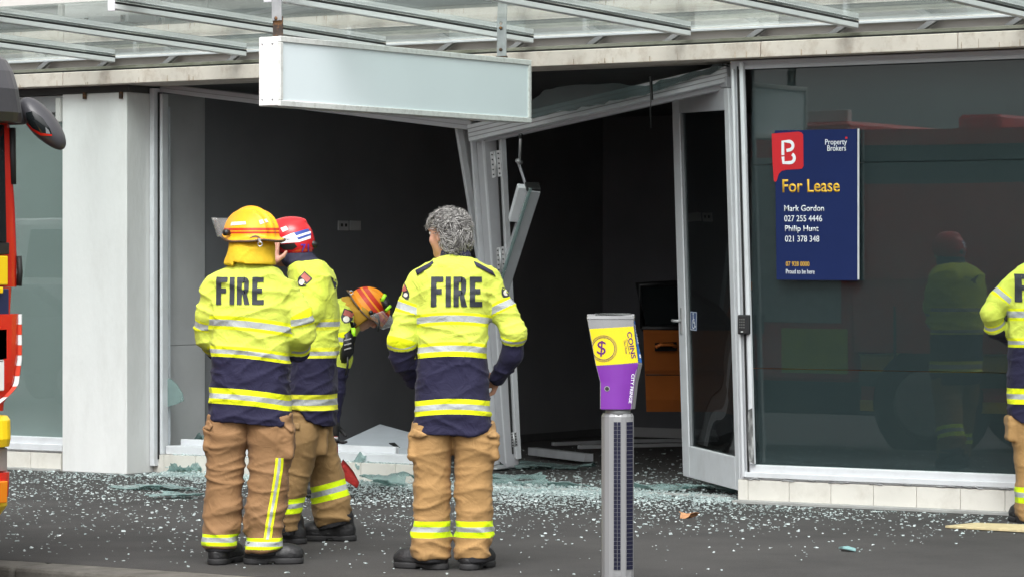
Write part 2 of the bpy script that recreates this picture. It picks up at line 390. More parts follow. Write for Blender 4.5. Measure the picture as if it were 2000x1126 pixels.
M_pane2 = glassmat('shop_window_glass', (0.85, 0.89, 0.88), 1.0, wav=0.0025, wscale=0.5, ior=1.5)
M_cglass = glassmat('canopy_glass', (0.87, 0.915, 0.90), 0.9, milk=0.14, milkcol=(0.60, 0.655, 0.635), ior=1.3, transl=True)
M_crack = glassmat('crazed_glass', (0.55, 0.68, 0.66), 0.8, milk=0.32, milkcol=(0.50, 0.64, 0.63), rough=0.15)
M_shard = glassmat('glass_granules', (0.70, 0.80, 0.79), 1.0, milk=0.46, milkcol=(0.80, 0.87, 0.87), rough=0.08)
M_rust = mat('rusty_steel', (0.035, 0.025, 0.02), 0.8, var=0.4, vscale=12, dirt=(0.34, 0.15, 0.04), dscale=22, damt=0.9, bump=0.4, bscale=60)
M_galv = mat('galvanised', (0.42, 0.44, 0.45), 0.45, metal=0.5, var=0.15, vscale=14)
M_signw = mat('sign_white', (0.72, 0.72, 0.71), 0.4, var=0.03, dirt=(0.45, 0.43, 0.38), dscale=9, damt=0.25)
M_signf = mat('sign_acrylic', (0.76, 0.85, 0.88), 0.3, var=0.04, vscale=0.8, stretch=(1, 1, 0.3))
M_board = mat('white_board', (0.40, 0.42, 0.46), 0.6, var=0.05, vscale=3, dirt=(0.26, 0.27, 0.29), dscale=5, damt=0.4)

# ================================================================== the setting
def struct(o): o['kind'] = 'structure'; return o
struct(box('ground', -420, 420, -420, 420, -0.60, -0.135, M_road, bev=0))
struct(box('road', -90, 60, -22, -5.99, -0.3, -0.13, M_road, bev=0))
struct(box('footpath', -60, 40, -5.70, 0.36, -0.2, 0.0, M_asph, bev=0))
kb = tag(bpy.data.objects.new('kerb', None), None, kind='structure'); COL.objects.link(kb); kb.location = (-11, -5.85, -0.13)
k0 = None; xk = -40.0
for i in range(36):
    L = 1.8
    bm = bmesh.new(); add_box(bm, 0, L - 0.012, -0.145, 0.145, 0, 0.131); bevel(bm, 0.02, 2)
    if k0 is None: k0 = bm_mesh(bm); k0.materials.append(M_conc)
    else: bm.free()
    o = bpy.data.objects.new('kerbstone', k0); COL.objects.link(o); o.parent = kb; o.location = (xk + 11, 0, 0); xk += L
struct(box('shop_floor', -15.6, -4.0, 0.36, 6.6, -0.2, 0.003, M_carpet, bev=0))

# ================================================================== shop building
B = thing('shop_building', (-12, 0, 0), 'white single-storey shop front with dark smashed-open interior and tiled plinth', 'building')
pil = box('pillar', -16.19, -15.565, 0.0, 0.42, 0.0, 2.79, M_plaster, B, 0.006)
for px_, py_ in ((165, 186), (236, 185)):
    p = W(px_, py_, -0.012); box('fixing_bracket', p.x - 0.014, p.x + 0.014, -0.02, -0.001, p.z - 0.03, p.z + 0.02, M_rust, pil, 0.002)
# fascia beam in lengths
xs = [-30, -24.2, XW(122, -0.12), -10.2 - 3.66 * 0, XW(1870, -0.12), -5.0, 0.5]
for a, b in zip(xs, xs[1:]): box('fascia_panel', a + 0.003, b - 0.003, -0.12, 0.34, 2.845, 2.945, M_fascia, B, 0.004)
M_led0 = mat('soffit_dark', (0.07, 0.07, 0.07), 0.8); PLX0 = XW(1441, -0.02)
M_drip = mat('rust_drip', (0.44, 0.33, 0.25), 0.8, var=0.4, vscale=30)
rd = random.Random(5)
for i in range(45):
    x = rd.uniform(-16.6, -8.2); hh = rd.uniform(.008, .045) * (1 if rd.random() < .8 else 1.8); w_ = rd.uniform(.002, .006)
    prism('rust_streak', [(x - w_, -.1207, 2.847), (x + w_, -.1207, 2.847), (x + w_ * .4, -.1207, 2.847 + hh), (x - w_ * .6, -.1207, 2.847 + hh)], (0, .0005, 0), M_drip, B, 0)
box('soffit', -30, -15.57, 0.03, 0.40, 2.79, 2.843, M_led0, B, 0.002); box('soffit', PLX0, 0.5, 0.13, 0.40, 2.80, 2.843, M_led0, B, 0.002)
box('upper_wall', -30, 0.5, 0.10, 0.5, 2.947, 7.5, M_upper, B, 0)
M_led = mat('ledge_and_shadow_grey', (0.16, 0.17, 0.17), 0.7, var=0.2, vscale=5)
M_moss = mat('mossy_ledge', (0.34, 0.33, 0.27), 0.9, var=0.25, vscale=6, dirt=(0.10, 0.11, 0.05), dscale=7, damt=0.8, stretch=(0.4, 1, 1))
box('flashing', -30, 0.5, -0.105, 0.10, 2.948, 2.956, M_gask, B, 0)
box('gutter_rail', -30, 0.5, -0.03, 0.04, 2.962, 2.985, M_moss, B, 0.003)
box('gutter_shelf', -30, 0.5, 0.02, 0.099, 3.055, 3.065, M_moss, B, 0.002)
box('painted_gutter_shadow', -30, 0.5, 0.085, 0.0995, 3.075, 3.135, M_led, B, 0)  # the gutter's shadow on the wall, put in as a dark grey strip
box('ledge', -30, 0.5, 0.03, 0.0995, 3.20, 3.225, M_moss, B, 0.004)
box('upper_band', -30, 0.5, 0.07, 0.0995, 3.30, 3.36, M_led, B, 0.004)
M_uw = mat('upper_window', (0.10, 0.12, 0.13), 0.2)
for i in range(7):
    x = -18.6 + i * 1.95; box('upper_panel', x, x + 0.62, 0.075, 0.0996, 3.068, 3.198, mat('upper_panel_%d' % (i % 3), [(0.40, 0.44, 0.44), (0.70, 0.69, 0.66), (0.30, 0.33, 0.33)][i % 3], 0.6), B, 0.003)
    box('downpipe_clip', x + 1.1, x + 1.13, 0.05, 0.0994, 3.08, 3.19, M_aluw, B, 0.002)
# side and back walls of the room, ceiling
box('side_wall', -15.9, -15.6, 0.42, 6.6, 0, 2.95, M_char, B, 0)
box('wall_lining', -15.6, -15.585, 0.425, 0.93, 0.14, 0.93, M_lining, B, 0.002)
box('wall_lining', -15.6, -15.585, 0.425, 0.93, 0.934, 2.8, M_lining, B, 0.002)
box('back_wall', -15.6, -3.8, 6.6, 6.9, 0, 2.95, M_dark, B, 0)
box('right_wall', -4.0, -3.7, 0.3, 6.6, 0, 2.95, M_dark, B, 0)
box('room_ceiling', -15.6, -4.0, 0.42, 6.6, 2.86, 2.945, M_ceil, B, 0)
box('skirting', -15.6, -4, 6.585, 6.599, 0.004, 0.09, M_lining, B, 0.003)
box('skirting', -15.599, -15.585, 0.95, 6.58, 0.004, 0.07, mat('dark_skirting', (0.09, 0.09, 0.095), 0.6), B, 0.003)
# power sockets on the charcoal wall
def wall_y(px, x=-15.585):
    a = (px - 1000) / F; t = x / (CC * a - SS); return t * (SS * a + CC) - DIST, t
M_sock = mat('socket_plate', (0.55, 0.55, 0.56), 0.35); M_sockd = mat('socket_slot', (0.03, 0.03, 0.03), 0.5)
for a, b in ((662, 682), (685, 706)):
    y0, t0 = wall_y(a); y1, t1 = wall_y(b); z0 = CAMH + (HOR - 450) / F * t0; z1 = CAMH + (HOR - 431) / F * t0
    sk = box('power_socket', -15.6, -15.588, y0, y1, z0, z1, M_sock, B, 0.003)
    for k in ((0.3, 0.7) if a == 662 else ()):
        yy = y0 + (y1 - y0) * k; box('switch', -15.588, -15.583, yy - 0.012, yy + 0.012, z0 + 0.03, z0 + 0.055, M_sockd, sk, 0.001)
# ---- tiled plinths
def tiles(x0, x1, yf, z1, first, tw=0.30):
    box('plinth', x0, x1, yf + 0.006, yf + 0.20, 0.0, z1 - 0.006, M_grout, B, 0)
    x = x0; edges = []; w = first
    while x < x1 - 0.01:
        e = min(x + w, x1); edges.append((x, e)); x = e; w = tw
    for a, b in edges:
        bm = bmesh.new(); add_box(bm, a + 0.002, b - 0.002, yf, yf + 0.008, 0.004, z1); bevel(bm, 0.0015); link('tile', bm_mesh(bm), M_tile, B)
        bm = bmesh.new(); add_box(bm, a + 0.002, b - 0.002, yf + 0.009, yf + 0.20, z1 - 0.006, z1 - 0.0005); bevel(bm, 0.0012); link('tile', bm_mesh(bm), M_tile, B)
PLX = XW(1441, -0.02)
tiles(PLX, -3.8, -0.02, 0.15, 0.075)
LBE = XW(806, 0.30)
tiles(-15.563, LBE, 0.30, 0.135, 0.10)
tiles(-20.0, -16.193, 0.0, 0.135, 0.2)
box('tile', LBE - 0.001, LBE + 0.008, 0.30, 0.50, 0.0, 0.132, M_tile, B, 0.0015)
box('threshold', LBE + 0.012, PLX - 0.002, 0.30, 0.345, 0.0005, 0.016, mat('threshold_strip', (0.42, 0.42, 0.41), 0.5, var=0.15, vscale=9), B, 0.003)
box('threshold', PLX, -3.8, -0.10, -0.022, 0.001, 0.022, mat('concrete_strip', (0.33, 0.33, 0.32), 0.9, var=0.15), B, 0.003)
box('threshold', -20, -16.2, -0.06, -0.002, 0.001, 0.02, mat('concrete_strip', (0.33, 0.33, 0.32), 0.9), B, 0.003)
# ---- right shop window
gx0 = XW(1470, 0.03); gx1 = -3.9
wr = box('window_frame', gx0 - 0.10, gx1, 0.0, 0.10, 2.788, 2.838, M_alu, B, 0.004)
box('head_lip', gx0 - 0.10, gx1, -0.012, -0.001, 2.78, 2.806, M_alu, wr, 0.002)
ws = box('window_sill', PLX + 0.02, gx1, 0.0, 0.10, 0.152, 0.246, M_aluw, B, 0.004)
box('sill_lip', PLX + 0.05, gx1, -0.022, -0.002, 0.165, 0.20, M_aluw, ws, 0.003)
M_scuff = mat('scuffed_edge', (0.34, 0.34, 0.35), 0.6, metal=0.3, var=0.5, vscale=20)
for i in range(12):
    x = PLX + 0.1 + i * 0.21 + random.uniform(-.08, .08); pts = [(x + j * 0.03, -0.024, 0.152 + random.uniform(0, 0.014)) for j in range(random.randint(3, 6))]
    tube('torn_edge', pts, 0.004, M_scuff, ws, 5)
wp = box('window_pane', gx0 - 0.02, gx1, 0.040, 0.048, 0.24, 2.795, M_pane2, B, 0)
zA = CAMH + (HOR - 722) / F * 20.6; zB = CAMH + (HOR - 318) / F * 20.6
for z0, z1 in ((0.20, zA - 0.002), (zA + 0.002, zB - 0.002), (zB + 0.002, 2.80)):
    box('film_sheet', gx0 - 0.03, gx1, 0.075, 0.082, z0, z1, M_film, B, 0.001)
# ---- window left of the pillar
lw = box('window_sill', -20, -16.192, 0.02, 0.12, 0.137, 0.25, M_aluw, B, 0.004)
box('sill_lip', -20, -16.192, 0.0, 0.018, 0.15, 0.20, M_aluw, lw, 0.003)
box('window_frame', -20, -16.192, 0.02, 0.12, 2.66, 2.785, M_alud, B, 0.003)
box('window_pane', -20, -16.195, 0.05, 0.058, 0.25, 2.66, M_pane2, B, 0)
box('film_sheet', -20, -16.195, 0.09, 0.096, 0.25, 2.66, M_filml, B, 0)
cb = W(118, 215, -0.01); box('junction_box', -16.24, -16.193, -0.02, 0.04, cb.z - 0.09, cb.z + 0.09, mat('box_white', (0.55, 0.54, 0.52), 0.6), B, 0.005)
# ---- left bay: jambs
box('window_jamb', -15.635 + 0.075, -15.515, 0.25, 0.35, 0.05, 2.83, M_aluw, B, 0.004)
box('window_jamb', -15.505, -15.478, 0.30, 0.37, 0.137, 2.79, M_aluw, B, 0.004)
box('glazing_bead', -15.514, -15.506, 0.29, 0.33, 0.10, 2.80, M_gask, B, 0)
box('window_jamb', -15.600, -15.50, 0.40, 0.424, 0.14, 2.70, mat('reveal_grey', (0.66, 0.69, 0.74), 0.5), B, 0.003)
bs = box('window_sill', -15.47, LBE - 0.02, 0.33, 0.44, 0.137, 0.20, M_aluw, B, 0.004)
box('sill_lip', -15.42, LBE - 0.25, 0.44, 0.49, 0.15, 0.245, M_aluw, bs, 0.004)

# ================================================================== buckled frame of the entrance
BF = thing('buckled_door_frame', G(985, 905) , 'grey-white aluminium entrance frame buckled inward, hinged post leaning and header fallen aslant', 'door frame')
def profile_bar(name, p0, p1, w, h, up, m, parent, ribs=2):
    o = bar(name, p0, p1, w, h, m, parent, up=up, bev=0.005)
    d, s, u = frame_of(Vector(p1) - Vector(p0), up)
    for i in range(ribs):
        k = (i + 1) / (ribs + 1) - 0.5
        bar('groove', Vector(p0) + s * (w / 2 + 0.0005) + u * (k * h), Vector(p1) + s * (w / 2 + 0.0005) + u * (k * h), 0.006, 0.006, M_alud, o, up=up, bev=0)
    return o
# fallen header: right end still high by the door, left end dropped
hl, hr = W(922, 261, 0.55), W(1428, 143, 0.14)
hd = profile_bar('header', hl, hr, 0.09, 0.118, (0, 0, 1), M_aluw, BF, 3)
hl2, hr2 = W(935, 272, 0.60), W(1424, 166, 0.19)
bar('header_lip', hl2 + Vector((0, 0, -0.01)), hr2, 0.05, 0.05, M_alu, hd)
bar('header_joint', W(1271, 150, 0.05), W(1273, 196, 0.05), 0.012, 0.02, M_gask, hd, up=(0, 1, 0), bev=0)
tube('cable', [W(1272, 190, 0.08), W(1270, 215, 0.1), W(1271, 250, 0.1)], 0.004, M_gask, hd, 6)
for px_, py_ in ((936, 257), (1162, 195), (1408, 128)):
    p = W(px_, py_, 0.02 + 0.55 * (1428 - px_) / 506); box('screw_hole', p.x - 0.012, p.x + 0.012, p.y - 0.01, p.y + 0.05, p.z - 0.004, p.z + 0.004, M_gask, hd, 0)
# left-bay header sagging to the right
profile_bar('header', W(318, 172, 0.36), W(925, 246, 0.62), 0.08, 0.065, (0, 0, 1), M_alu, BF, 1)
# three profiles of the leaning post
profile_bar('post', W(896, 238, 0.70), W(1000, 880, 1.75), 0.055, 0.06, (-.55, -.83, 0), M_aluw, BF, 1)
bar('post_edge', W(908, 238, 0.71), W(1008, 880, 1.76), 0.022, 0.05, M_alud, BF, up=(-.55, -.83, 0))
po = profile_bar('post', W(950, 268, 0.62), W(994, 903, 1.45), 0.10, 0.135, (-.83, .55, 0), M_alu, BF, 2)
bar('post_edge', W(925, 262, 0.62), W(969, 905, 1.45), 0.05, 0.03, M_aluw, BF, up=(-.83, .55, 0))
bar('post_edge', W(944, 270, 0.56), W(990, 903, 1.38), 0.024, 0.02, M_aluw, BF, up=(-.83, .55, 0))
bar('post_gap', W(971, 270, 0.575), W(1001, 885, 1.39), 0.01, 0.016, M_gask, BF, up=(-.83, .55, 0), bev=0)
bar('hinge_stile', W(980, 262, 0.58), W(1011, 893, 1.42), 0.04, 0.05, M_aluw, BF, up=(-.83, .55, 0))
M_hinge = mat('hinge_steel', (0.42, 0.42, 0.43), 0.4, metal=0.4, var=0.1)
def hinge(q, Y):
    """hinge leaf as four pixel corners at depth Y, with its knuckle and screws"""
    P4 = [W(a, b, Y) for a, b in q]; o = prism('hinge', P4, (-.002, .006, 0), M_hinge, BF, .001)
    tube('knuckle', [(P4[0] + P4[1]) / 2 + Vector((0, -.006, 0)), (P4[2] + P4[3]) / 2 + Vector((0, -.006, 0))], .008, M_hinge, o, 8)
    bm = bmesh.new()
    for i in range(5):
        for u in (.2, .8):
            a = P4[0].lerp(P4[1], u); b = P4[3].lerp(P4[2], u); c = a.lerp(b, .12 + .19 * i); add_bar(bm, c + Vector((0, -.004, -.005)), c + Vector((0, -.004, .005)), .004, .009, (1, 0, 0))
    link('screw', bm_mesh(bm), M_gask, o)
hinge([(957, 297), (977, 293), (981, 344), (961, 348)], .44); hinge([(969, 484), (985, 481), (988, 530), (972, 533)], .66); hinge([(998, 844), (1009, 842), (1012, 870), (1001, 872)], 1.18)
# dark glass left hanging above the header, with torn edge
def torn(name, pts, Y, m, label, cat, group=None, parent=None, thick=0.008, seed=1):
    rr = random.Random(seed); P3 = []
    for (a, b) in zip(pts, pts[1:] + pts[:1]):
        n = max(1, int(math.hypot(a[0] - b[0], a[1] - b[1]) / 14))
        for i in range(n):
            k = i / n; j = rr.uniform(-2.5, 2.5) if i else 0
            P3.append(W(a[0] + (b[0] - a[0]) * k + j, a[1] + (b[1] - a[1]) * k + j, Y))
    o = prism(name, P3, (0, thick, 0), m, parent, 0)
    return o if parent else tag(o, label, cat, group)
M_crackd = glassmat('crazed_dark_glass', (0.40, 0.48, 0.48), 0.6, milk=0.16, milkcol=(0.16, 0.20, 0.20), rough=0.2)
torn('broken_pane', [(1022, 218), (1040, 195), (1062, 176), (1120, 166), (1180, 164), (1260, 168), (1340, 145), (1410, 124), (1425, 130), (1260, 186), (1025, 232)], 0.10, M_crackd, 'curved remnant of crazed dark glass clinging above the slanting header', 'broken glass')
torn('broken_pane', [(318, 742), (332, 738), (345, 750), (356, 768), (358, 782), (340, 790), (320, 795)], 0.36, M_crack, 'small torn flap of crazed glass in left window corner beside pillar', 'broken glass', seed=3)
# ---- hanging door closer with a torn-off stile
DC = thing('hanging_door_stile', W(980, 545, 0.7), 'torn-off aluminium stile dangling by door closer arm beside leaning post', 'door part')
tube('closer_rod', [W(1017, 262, 0.40), W(1015, 312, 0.45)], 0.010, M_hinge, DC, 8)
tube('closer_rod', [W(1017, 262, 0.40), W(1017, 270, 0.41)], 0.014, M_gask, DC, 8)
tube('pivot', [W(1010, 314, 0.42), W(1018, 318, 0.47)], 0.016, M_hinge, DC, 8)
bar('closer_arm', W(1012, 316, 0.45), W(1027, 362, 0.52), 0.012, 0.026, M_alu, DC, up=(-.83, .55, 0))
bar('stile', W(1043, 368, 0.50), W(978, 572, 0.78), 0.075, 0.085, mat('stile_grey', (0.36, 0.37, 0.39), 0.4, var=0.06), DC, up=(.83, .55, 0.3), bev=0.004)
bar('stile_edge', W(1036, 368, 0.44), W(972, 568, 0.72), 0.02, 0.02, M_crack, DC, up=(.83, .55, .3))
bar('closer_body', W(1021, 363, 0.46), W(1003, 430, 0.56), 0.05, 0.07, M_aluw, DC, up=(.83, .55, .3), bev=0.004)
bar('stile_cap', W(1041, 362, 0.49), W(1040, 368, 0.50), 0.08, 0.10, M_gask, DC, up=(.83, .55, .3))

# ================================================================== right mullion and open glass door
MU = thing('door_mullion', W(1460, 930, 0.02), 'scuffed white mullion leaning between the open glass door and the big window', 'mullion')
bar('mullion', W(1441, 120, 0.03), W(1462, 934, 0.03), 0.07, 0.075, M_alu, MU, up=(1, 0, 0), bev=0.004)
bar('bead', W(1449, 122, -0.02), W(1471, 905, -0.02), 0.028, 0.026, M_aluw, MU, up=(1, 0, 0))
bar('bead', W(1432, 135, -0.02), W(1453, 930, -0.02), 0.02, 0.016, M_aluw, MU, up=(1, 0, 0))
bar('gap', W(1441, 130, -0.012), W(1462, 925, -0.012), 0.012, 0.01, M_gask, MU, up=(1, 0, 0), bev=0)
M_scr = mat('scraped_paint', (0.10, 0.10, 0.10), 0.7, var=0.6, vscale=30, dirt=(0.6, 0.6, 0.6), dscale=25, damt=0.9, stretch=(1, 1, .25))
prism('scrape', [W(1461, 800, -0.035), W(1469, 796, -0.035), W(1471, 860, -0.035), W(1473, 905, -0.035), W(1463, 900, -0.035), W(1459, 850, -0.035)], (0, 0.003, 0), M_scr, MU, 0)
KP = thing('keypad', W(1452, 653, -0.05), 'small black access keypad fixed on the white mullion', 'keypad')
k0_, k1_ = W(1441, 652, -0.055), W(1463, 614, -0.055)
box('case', k0_.x, k1_.x, -0.062, -0.032, k0_.z, k1_.z, mat('keypad_black', (0.02, 0.02, 0.022), 0.35), KP, 0.006)
kf = box('panel', k0_.x + 0.008, k1_.x - 0.010, -0.066, -0.060, k0_.z + 0.008, k1_.z - 0.008, mat('keypad_panel', (0.035, 0.035, 0.038), 0.2), KP, 0.002)
for i in range(3):
    for j in range(4):
        x = k0_.x + 0.022 + i * 0.015; z = k0_.z + 0.045 + j * 0.017; box('key', x - .005, x + .005, -0.068, -0.066, z - .005, z + .005, mat('key_grey', (0.10, 0.10, 0.10), 0.4), kf, 0.001)
box('indicator', k0_.x + 0.03, k0_.x + 0.045, -0.068, -0.066, k0_.z + 0.014, k0_.z + 0.02, mat('led_white', (0.7, 0.7, 0.7), 0.3), kf, 0)

Yf = 0.95
GD = thing('glass_door', W(1452, 955, 0.06), 'white framed glass door standing open inward with lever handle', 'door')
hT, hB = W(1428, 172, 0.08), W(1452, 958, 0.06)
fT, fB = W(1318, 181, Yf), W(1340, 928, Yf)
dirx = (hB - fB).normalized(); nrm = dirx.cross(Vector((0, 0, 1))).normalized()
def lerp(a, b, k): return a + (b - a) * k
def dq(u, v): return lerp(lerp(fB, hB, u), lerp(fT, hT, u), v)   # u 0 free edge .. 1 hinge, v 0 bottom .. 1 top
def dpiece(name, u0, u1, v0, v1, th, m, parent, bev=0.004, o=0.0):
    return prism(name, [dq(u0, v0) - nrm * (th / 2) + nrm * o, dq(u1, v0) - nrm * (th / 2) + nrm * o, dq(u1, v1) - nrm * (th / 2) + nrm * o, dq(u0, v1) - nrm * (th / 2) + nrm * o], nrm * th, m, parent, bev)
st = dpiece('stile', 0, 0.125, 0, 1, 0.045, M_aluw, GD)
dpiece('stile', 0.93, 1.0, 0.0, 1, 0.045, M_aluw, GD)
dpiece('bottom_rail', 0.126, 0.929, 0, 0.082, 0.045, M_aluw, GD)
dpiece('top_rail', 0.126, 0.929, 0.945, 1, 0.045, M_alu, GD)
dpiece('gasket', 0.125, 0.15, 0.082, 0.945, 0.03, mat('door_bead', (0.22, 0.23, 0.24), 0.4), GD)
dpiece('pane', 0.15, 0.93, 0.082, 0.945, 0.008, M_pane, GD, 0)
dpiece('top_trim', 0.0, 0.98, 1.002, 1.03, 0.05, M_alu, GD)
fr = nrm if nrm.y < 0 else -nrm
hc = dq(0.06, 0.405)
pl = bar('handle_plate', hc + fr * 0.025 - Vector((0, 0, .09)), hc + fr * 0.025 + Vector((0, 0, .09)), 0.008, 0.04, M_hinge, GD, up=dirx)
tube('lever', [hc + fr * 0.025, hc + fr * 0.065, hc + fr * 0.065 - dirx * 0.06, hc + fr * 0.06 - dirx * 0.10], 0.010, M_hinge, pl, 8)
# wheelchair sticker
so_ = dq(0.185, 0.383) + fr * 0.008; ux = dirx; uz = Vector((0, 0, 1))
wS, hS = 0.145, 0.128
stk = link('access_sticker', place_flat(poly_bm([(0, 0), (wS, 0), (wS, hS), (0, hS)]), so_, ux, uz, 0.001), mat('sticker_blue', (0.02, 0.06, 0.20), 0.4), GD)
M_stw = mat('sticker_white', (0.75, 0.77, 0.80), 0.4)
bm = annulus_bm(0.072, 0.045, 0.026, 0.034, 24, math.radians(100), math.radians(400))
merge_bm(bm, poly_bm(ring_pts(0.065, 0.112, 0.010, 12)))
for pts in ([(0.06, 0.10), (0.072, 0.10), (0.078, 0.06), (0.064, 0.06)], [(0.066, 0.082), (0.095, 0.078), (0.095, 0.07), (0.066, 0.074)], [(0.064, 0.06), (0.102, 0.058), (0.102, 0.049), (0.064, 0.05)], [(0.095, 0.056), (0.104, 0.056), (0.118, 0.024), (0.110, 0.02)], [(0.11, 0.03), (0.126, 0.034), (0.126, 0.026), (0.112, 0.02)]): merge_bm(bm, poly_bm(pts))
link('wheelchair_symbol', place_flat(bm, so_ + fr * 0.0015, ux, uz, 0.001), M_stw, stk)
b2 = poly_bm([(0.003, 0.003), (wS - 0.003, 0.003), (wS - 0.003, 0.007), (0.003, 0.007)])
for pts in ([(0.003, hS - .007), (wS - .003, hS - .007), (wS - .003, hS - .003), (0.003, hS - .003)], [(0.003, .007), (.007, .007), (.007, hS - .007), (.003, hS - .007)], [(wS - .007, .007), (wS - .003, .007), (wS - .003, hS - .007), (wS - .007, hS - .007)]): merge_bm(b2, poly_bm(pts))
link('sticker_border', place_flat(b2, so_ + fr * 0.0015, ux, uz, 0.001), M_stw, stk)

# ================================================================== glass canopy
CN = thing('glass_canopy', (-12, -0.1, 3.0), 'glass street canopy on thin white aluminium ribs over the footpath', 'canopy')
M_ribw = mat('rib_white', (0.80, 0.81, 0.82), 0.4, var=0.04, dirt=(0.5, 0.5, 0.48), dscale=6, damt=0.3)
RX = [-14.411 + 1.217 * k for k in range(-5, 10)]
CSL = 0.033; Y0, Y1 = -0.08, -2.92
def cz(y): return 3.022 + (-0.1 - y) * CSL
for x in RX:
    r = bar('rib', (x, Y0, cz(Y0)), (x, Y1, cz(Y1)), 0.05, 0.034, M_ribw, CN, bev=0.004)
    bar('gasket', (x, Y0, cz(Y0) + 0.0235), (x, Y1, cz(Y1) + 0.0235), 0.048, 0.013, M_gask, r, bev=0)
    bar('pressure_cap', (x, Y0 - 0.02, cz(Y0) + 0.047), (x, Y1, cz(Y1) + 0.047), 0.05, 0.008, M_ribw, r, bev=0.002)
    box('end_plate', x - 0.028, x + 0.028, Y1 - 0.012, Y1 - 0.002, cz(Y1) - 0.03, cz(Y1) + 0.16, M_aluw, r, 0.003)
    bar('wall_bracket', (x + 0.35, 0.045, 2.965), (x + 0.35 + 0.16, 0.03, 3.05), 0.03, 0.03, M_led, CN, bev=0)
    bar('wall_bracket', (x + 0.95, 0.045, 2.965), (x + 0.95 + 0.16, 0.03, 3.05), 0.03, 0.03, M_led, CN, bev=0)
for a, b in zip(RX, RX[1:]):
    prism('glass_pane', [(a + 0.027, Y0, cz(Y0) + 0.031), (b - 0.027, Y0, cz(Y0) + 0.031), (b - 0.027, Y1 + 0.01, cz(Y1) + 0.031), (a + 0.027, Y1 + 0.01, cz(Y1) + 0.031)], (0, 0, 0.010), M_cglass, CN, 0)
box('wall_channel', RX[0], RX[-1], -0.075, -0.045, 3.032, 3.05, M_aluw, CN, 0.003)
box('front_beam', -20.5, -1.0, -2.90, -2.80, 3.22, 3.33, mat('beam_white', (0.78, 0.78, 0.79), 0.5), CN, 0.005)
for x in RX: box('beam_cleat', x - 0.02, x + 0.02, -2.88, -2.82, cz(-2.85) + 0.052, 3.218, M_aluw, CN, 0.003)
# ================================================================== hanging sign (perpendicular to the shop front)
SX = -11.70; sy0, sy1 = -3.17, -0.50; sz0, sz1 = 2.452, 2.858; sth = 0.155
HS = thing('hanging_sign', (SX, -1.8, sz0), 'blank pale blue rectangular light box sign hanging from the canopy on two brackets', 'sign')
cs = box('case', SX - sth, SX - 0.012, sy0, sy1, sz0, sz1, M_signw, HS, 0.006)
for zz in (sz0 + 0.04, sz1 - 0.04):
    for xx in (SX - sth + 0.03, SX - 0.05): tube('rivet', [(xx, sy0 - 0.003, zz), (xx, sy0 + 0.01, zz)], 0.006, M_galv, cs, 8)
box('face_panel', SX - 0.010, SX - 0.003, sy0 + 0.03, sy1 - 0.03, sz0 + 0.03, sz1 - 0.03, M_signf, HS, 0.001)
M_trim = mat('sign_trim', (0.66, 0.68, 0.66), 0.4, var=0.03, dirt=(0.30, 0.29, 0.26), dscale=26, damt=0.5)
box('trim', SX - 0.012, SX + 0.008, sy0, sy1, sz1 - 0.032, sz1 + 0.002, M_trim, HS, 0.003)
box('trim', SX - 0.012, SX + 0.008, sy0, sy1, sz0 - 0.002, sz0 + 0.032, M_trim, HS, 0.003)
box('trim', SX - 0.0115, SX + 0.0075, sy0, sy0 + 0.03, sz0 + 0.033, sz1 - 0.033, M_trim, HS, 0.003)
box('trim', SX - 0.0115, SX + 0.0075, sy1 - 0.03, sy1, sz0 + 0.033, sz1 - 0.033, M_trim, HS, 0.003)
by = -3.08; box('bracket', SX - 0.115, SX - 0.045, by - 0.006, by + 0.006, sz1, sz1 + 0.125, M_rust, HS, 0.002)
box('bracket', SX - 0.113, SX - 0.043, by - 0.019, by - 0.007, sz1 + 0.10, sz1 + 0.28, M_galv, HS, 0.002)
tube('bolt', [(SX - 0.08, by - 0.022, sz1 + 0.112), (SX - 0.08, by + 0.01, sz1 + 0.112)], 0.012, M_rust, HS, 8)
by = -0.72; box('bracket', SX - 0.115, SX - 0.045, by - 0.006, by + 0.006, sz1, sz1 + 0.24, M_galv, HS, 0.002)
box('rust_foot', SX - 0.12, SX - 0.04, by - 0.012, by + 0.012, sz1 - 0.001, sz1 + 0.02, M_rust, HS, 0.002)
for dz in (0.06, 0.20): tube('bolt', [(SX - 0.08, by - 0.016, sz1 + dz), (SX - 0.08, by + 0.01, sz1 + dz)], 0.011, M_rust, HS, 8)

# ================================================================== lease board on the window glass
LB0 = W(1518, 546, 0.02); LB1 = W(1678, 251, 0.02)
LBw, LBh = LB1.x - LB0.x, LB1.z - LB0.z; rot = math.radians(0.35)
LS = thing('lease_board', LB0, 'navy blue lease notice board with red speech-bubble emblem on the window', 'sign')
ex = Vector((math.cos(rot), 0, -math.sin(rot))); ez = Vector((-0.014, 0, 1.0)).normalized(); og = LB0.copy()
M_navyb = mat('board_navy', (0.010, 0.020, 0.09), 0.6, var=0.03, spec=0.15); M_redb = mat('board_red', (0.55, 0.012, 0.02), 0.4, var=0.03)
M_wht = mat('print_white', (0.80, 0.82, 0.86), 0.4, var=0.02); M_yel = mat('print_yellow', (0.80, 0.46, 0.03), 0.4, var=0.02)
fy = Vector((0, -1, 0))
bd = link('panel', place_flat(poly_bm([(0, 0), (LBw, 0), (LBw, LBh), (0, LBh)]), og, ex, ez, 0.008), M_navyb, LS)
def pxm(px, py): return ((px - 1518) / (1678 - 1518) * LBw, (546 - py) / (546 - 251) * LBh)   # board layout in metres from photo pixels
def flat(name, bm, m, parent, d): return link(name, place_flat(bm, og + fy * d, ex, ez, 0.0012), m, parent)
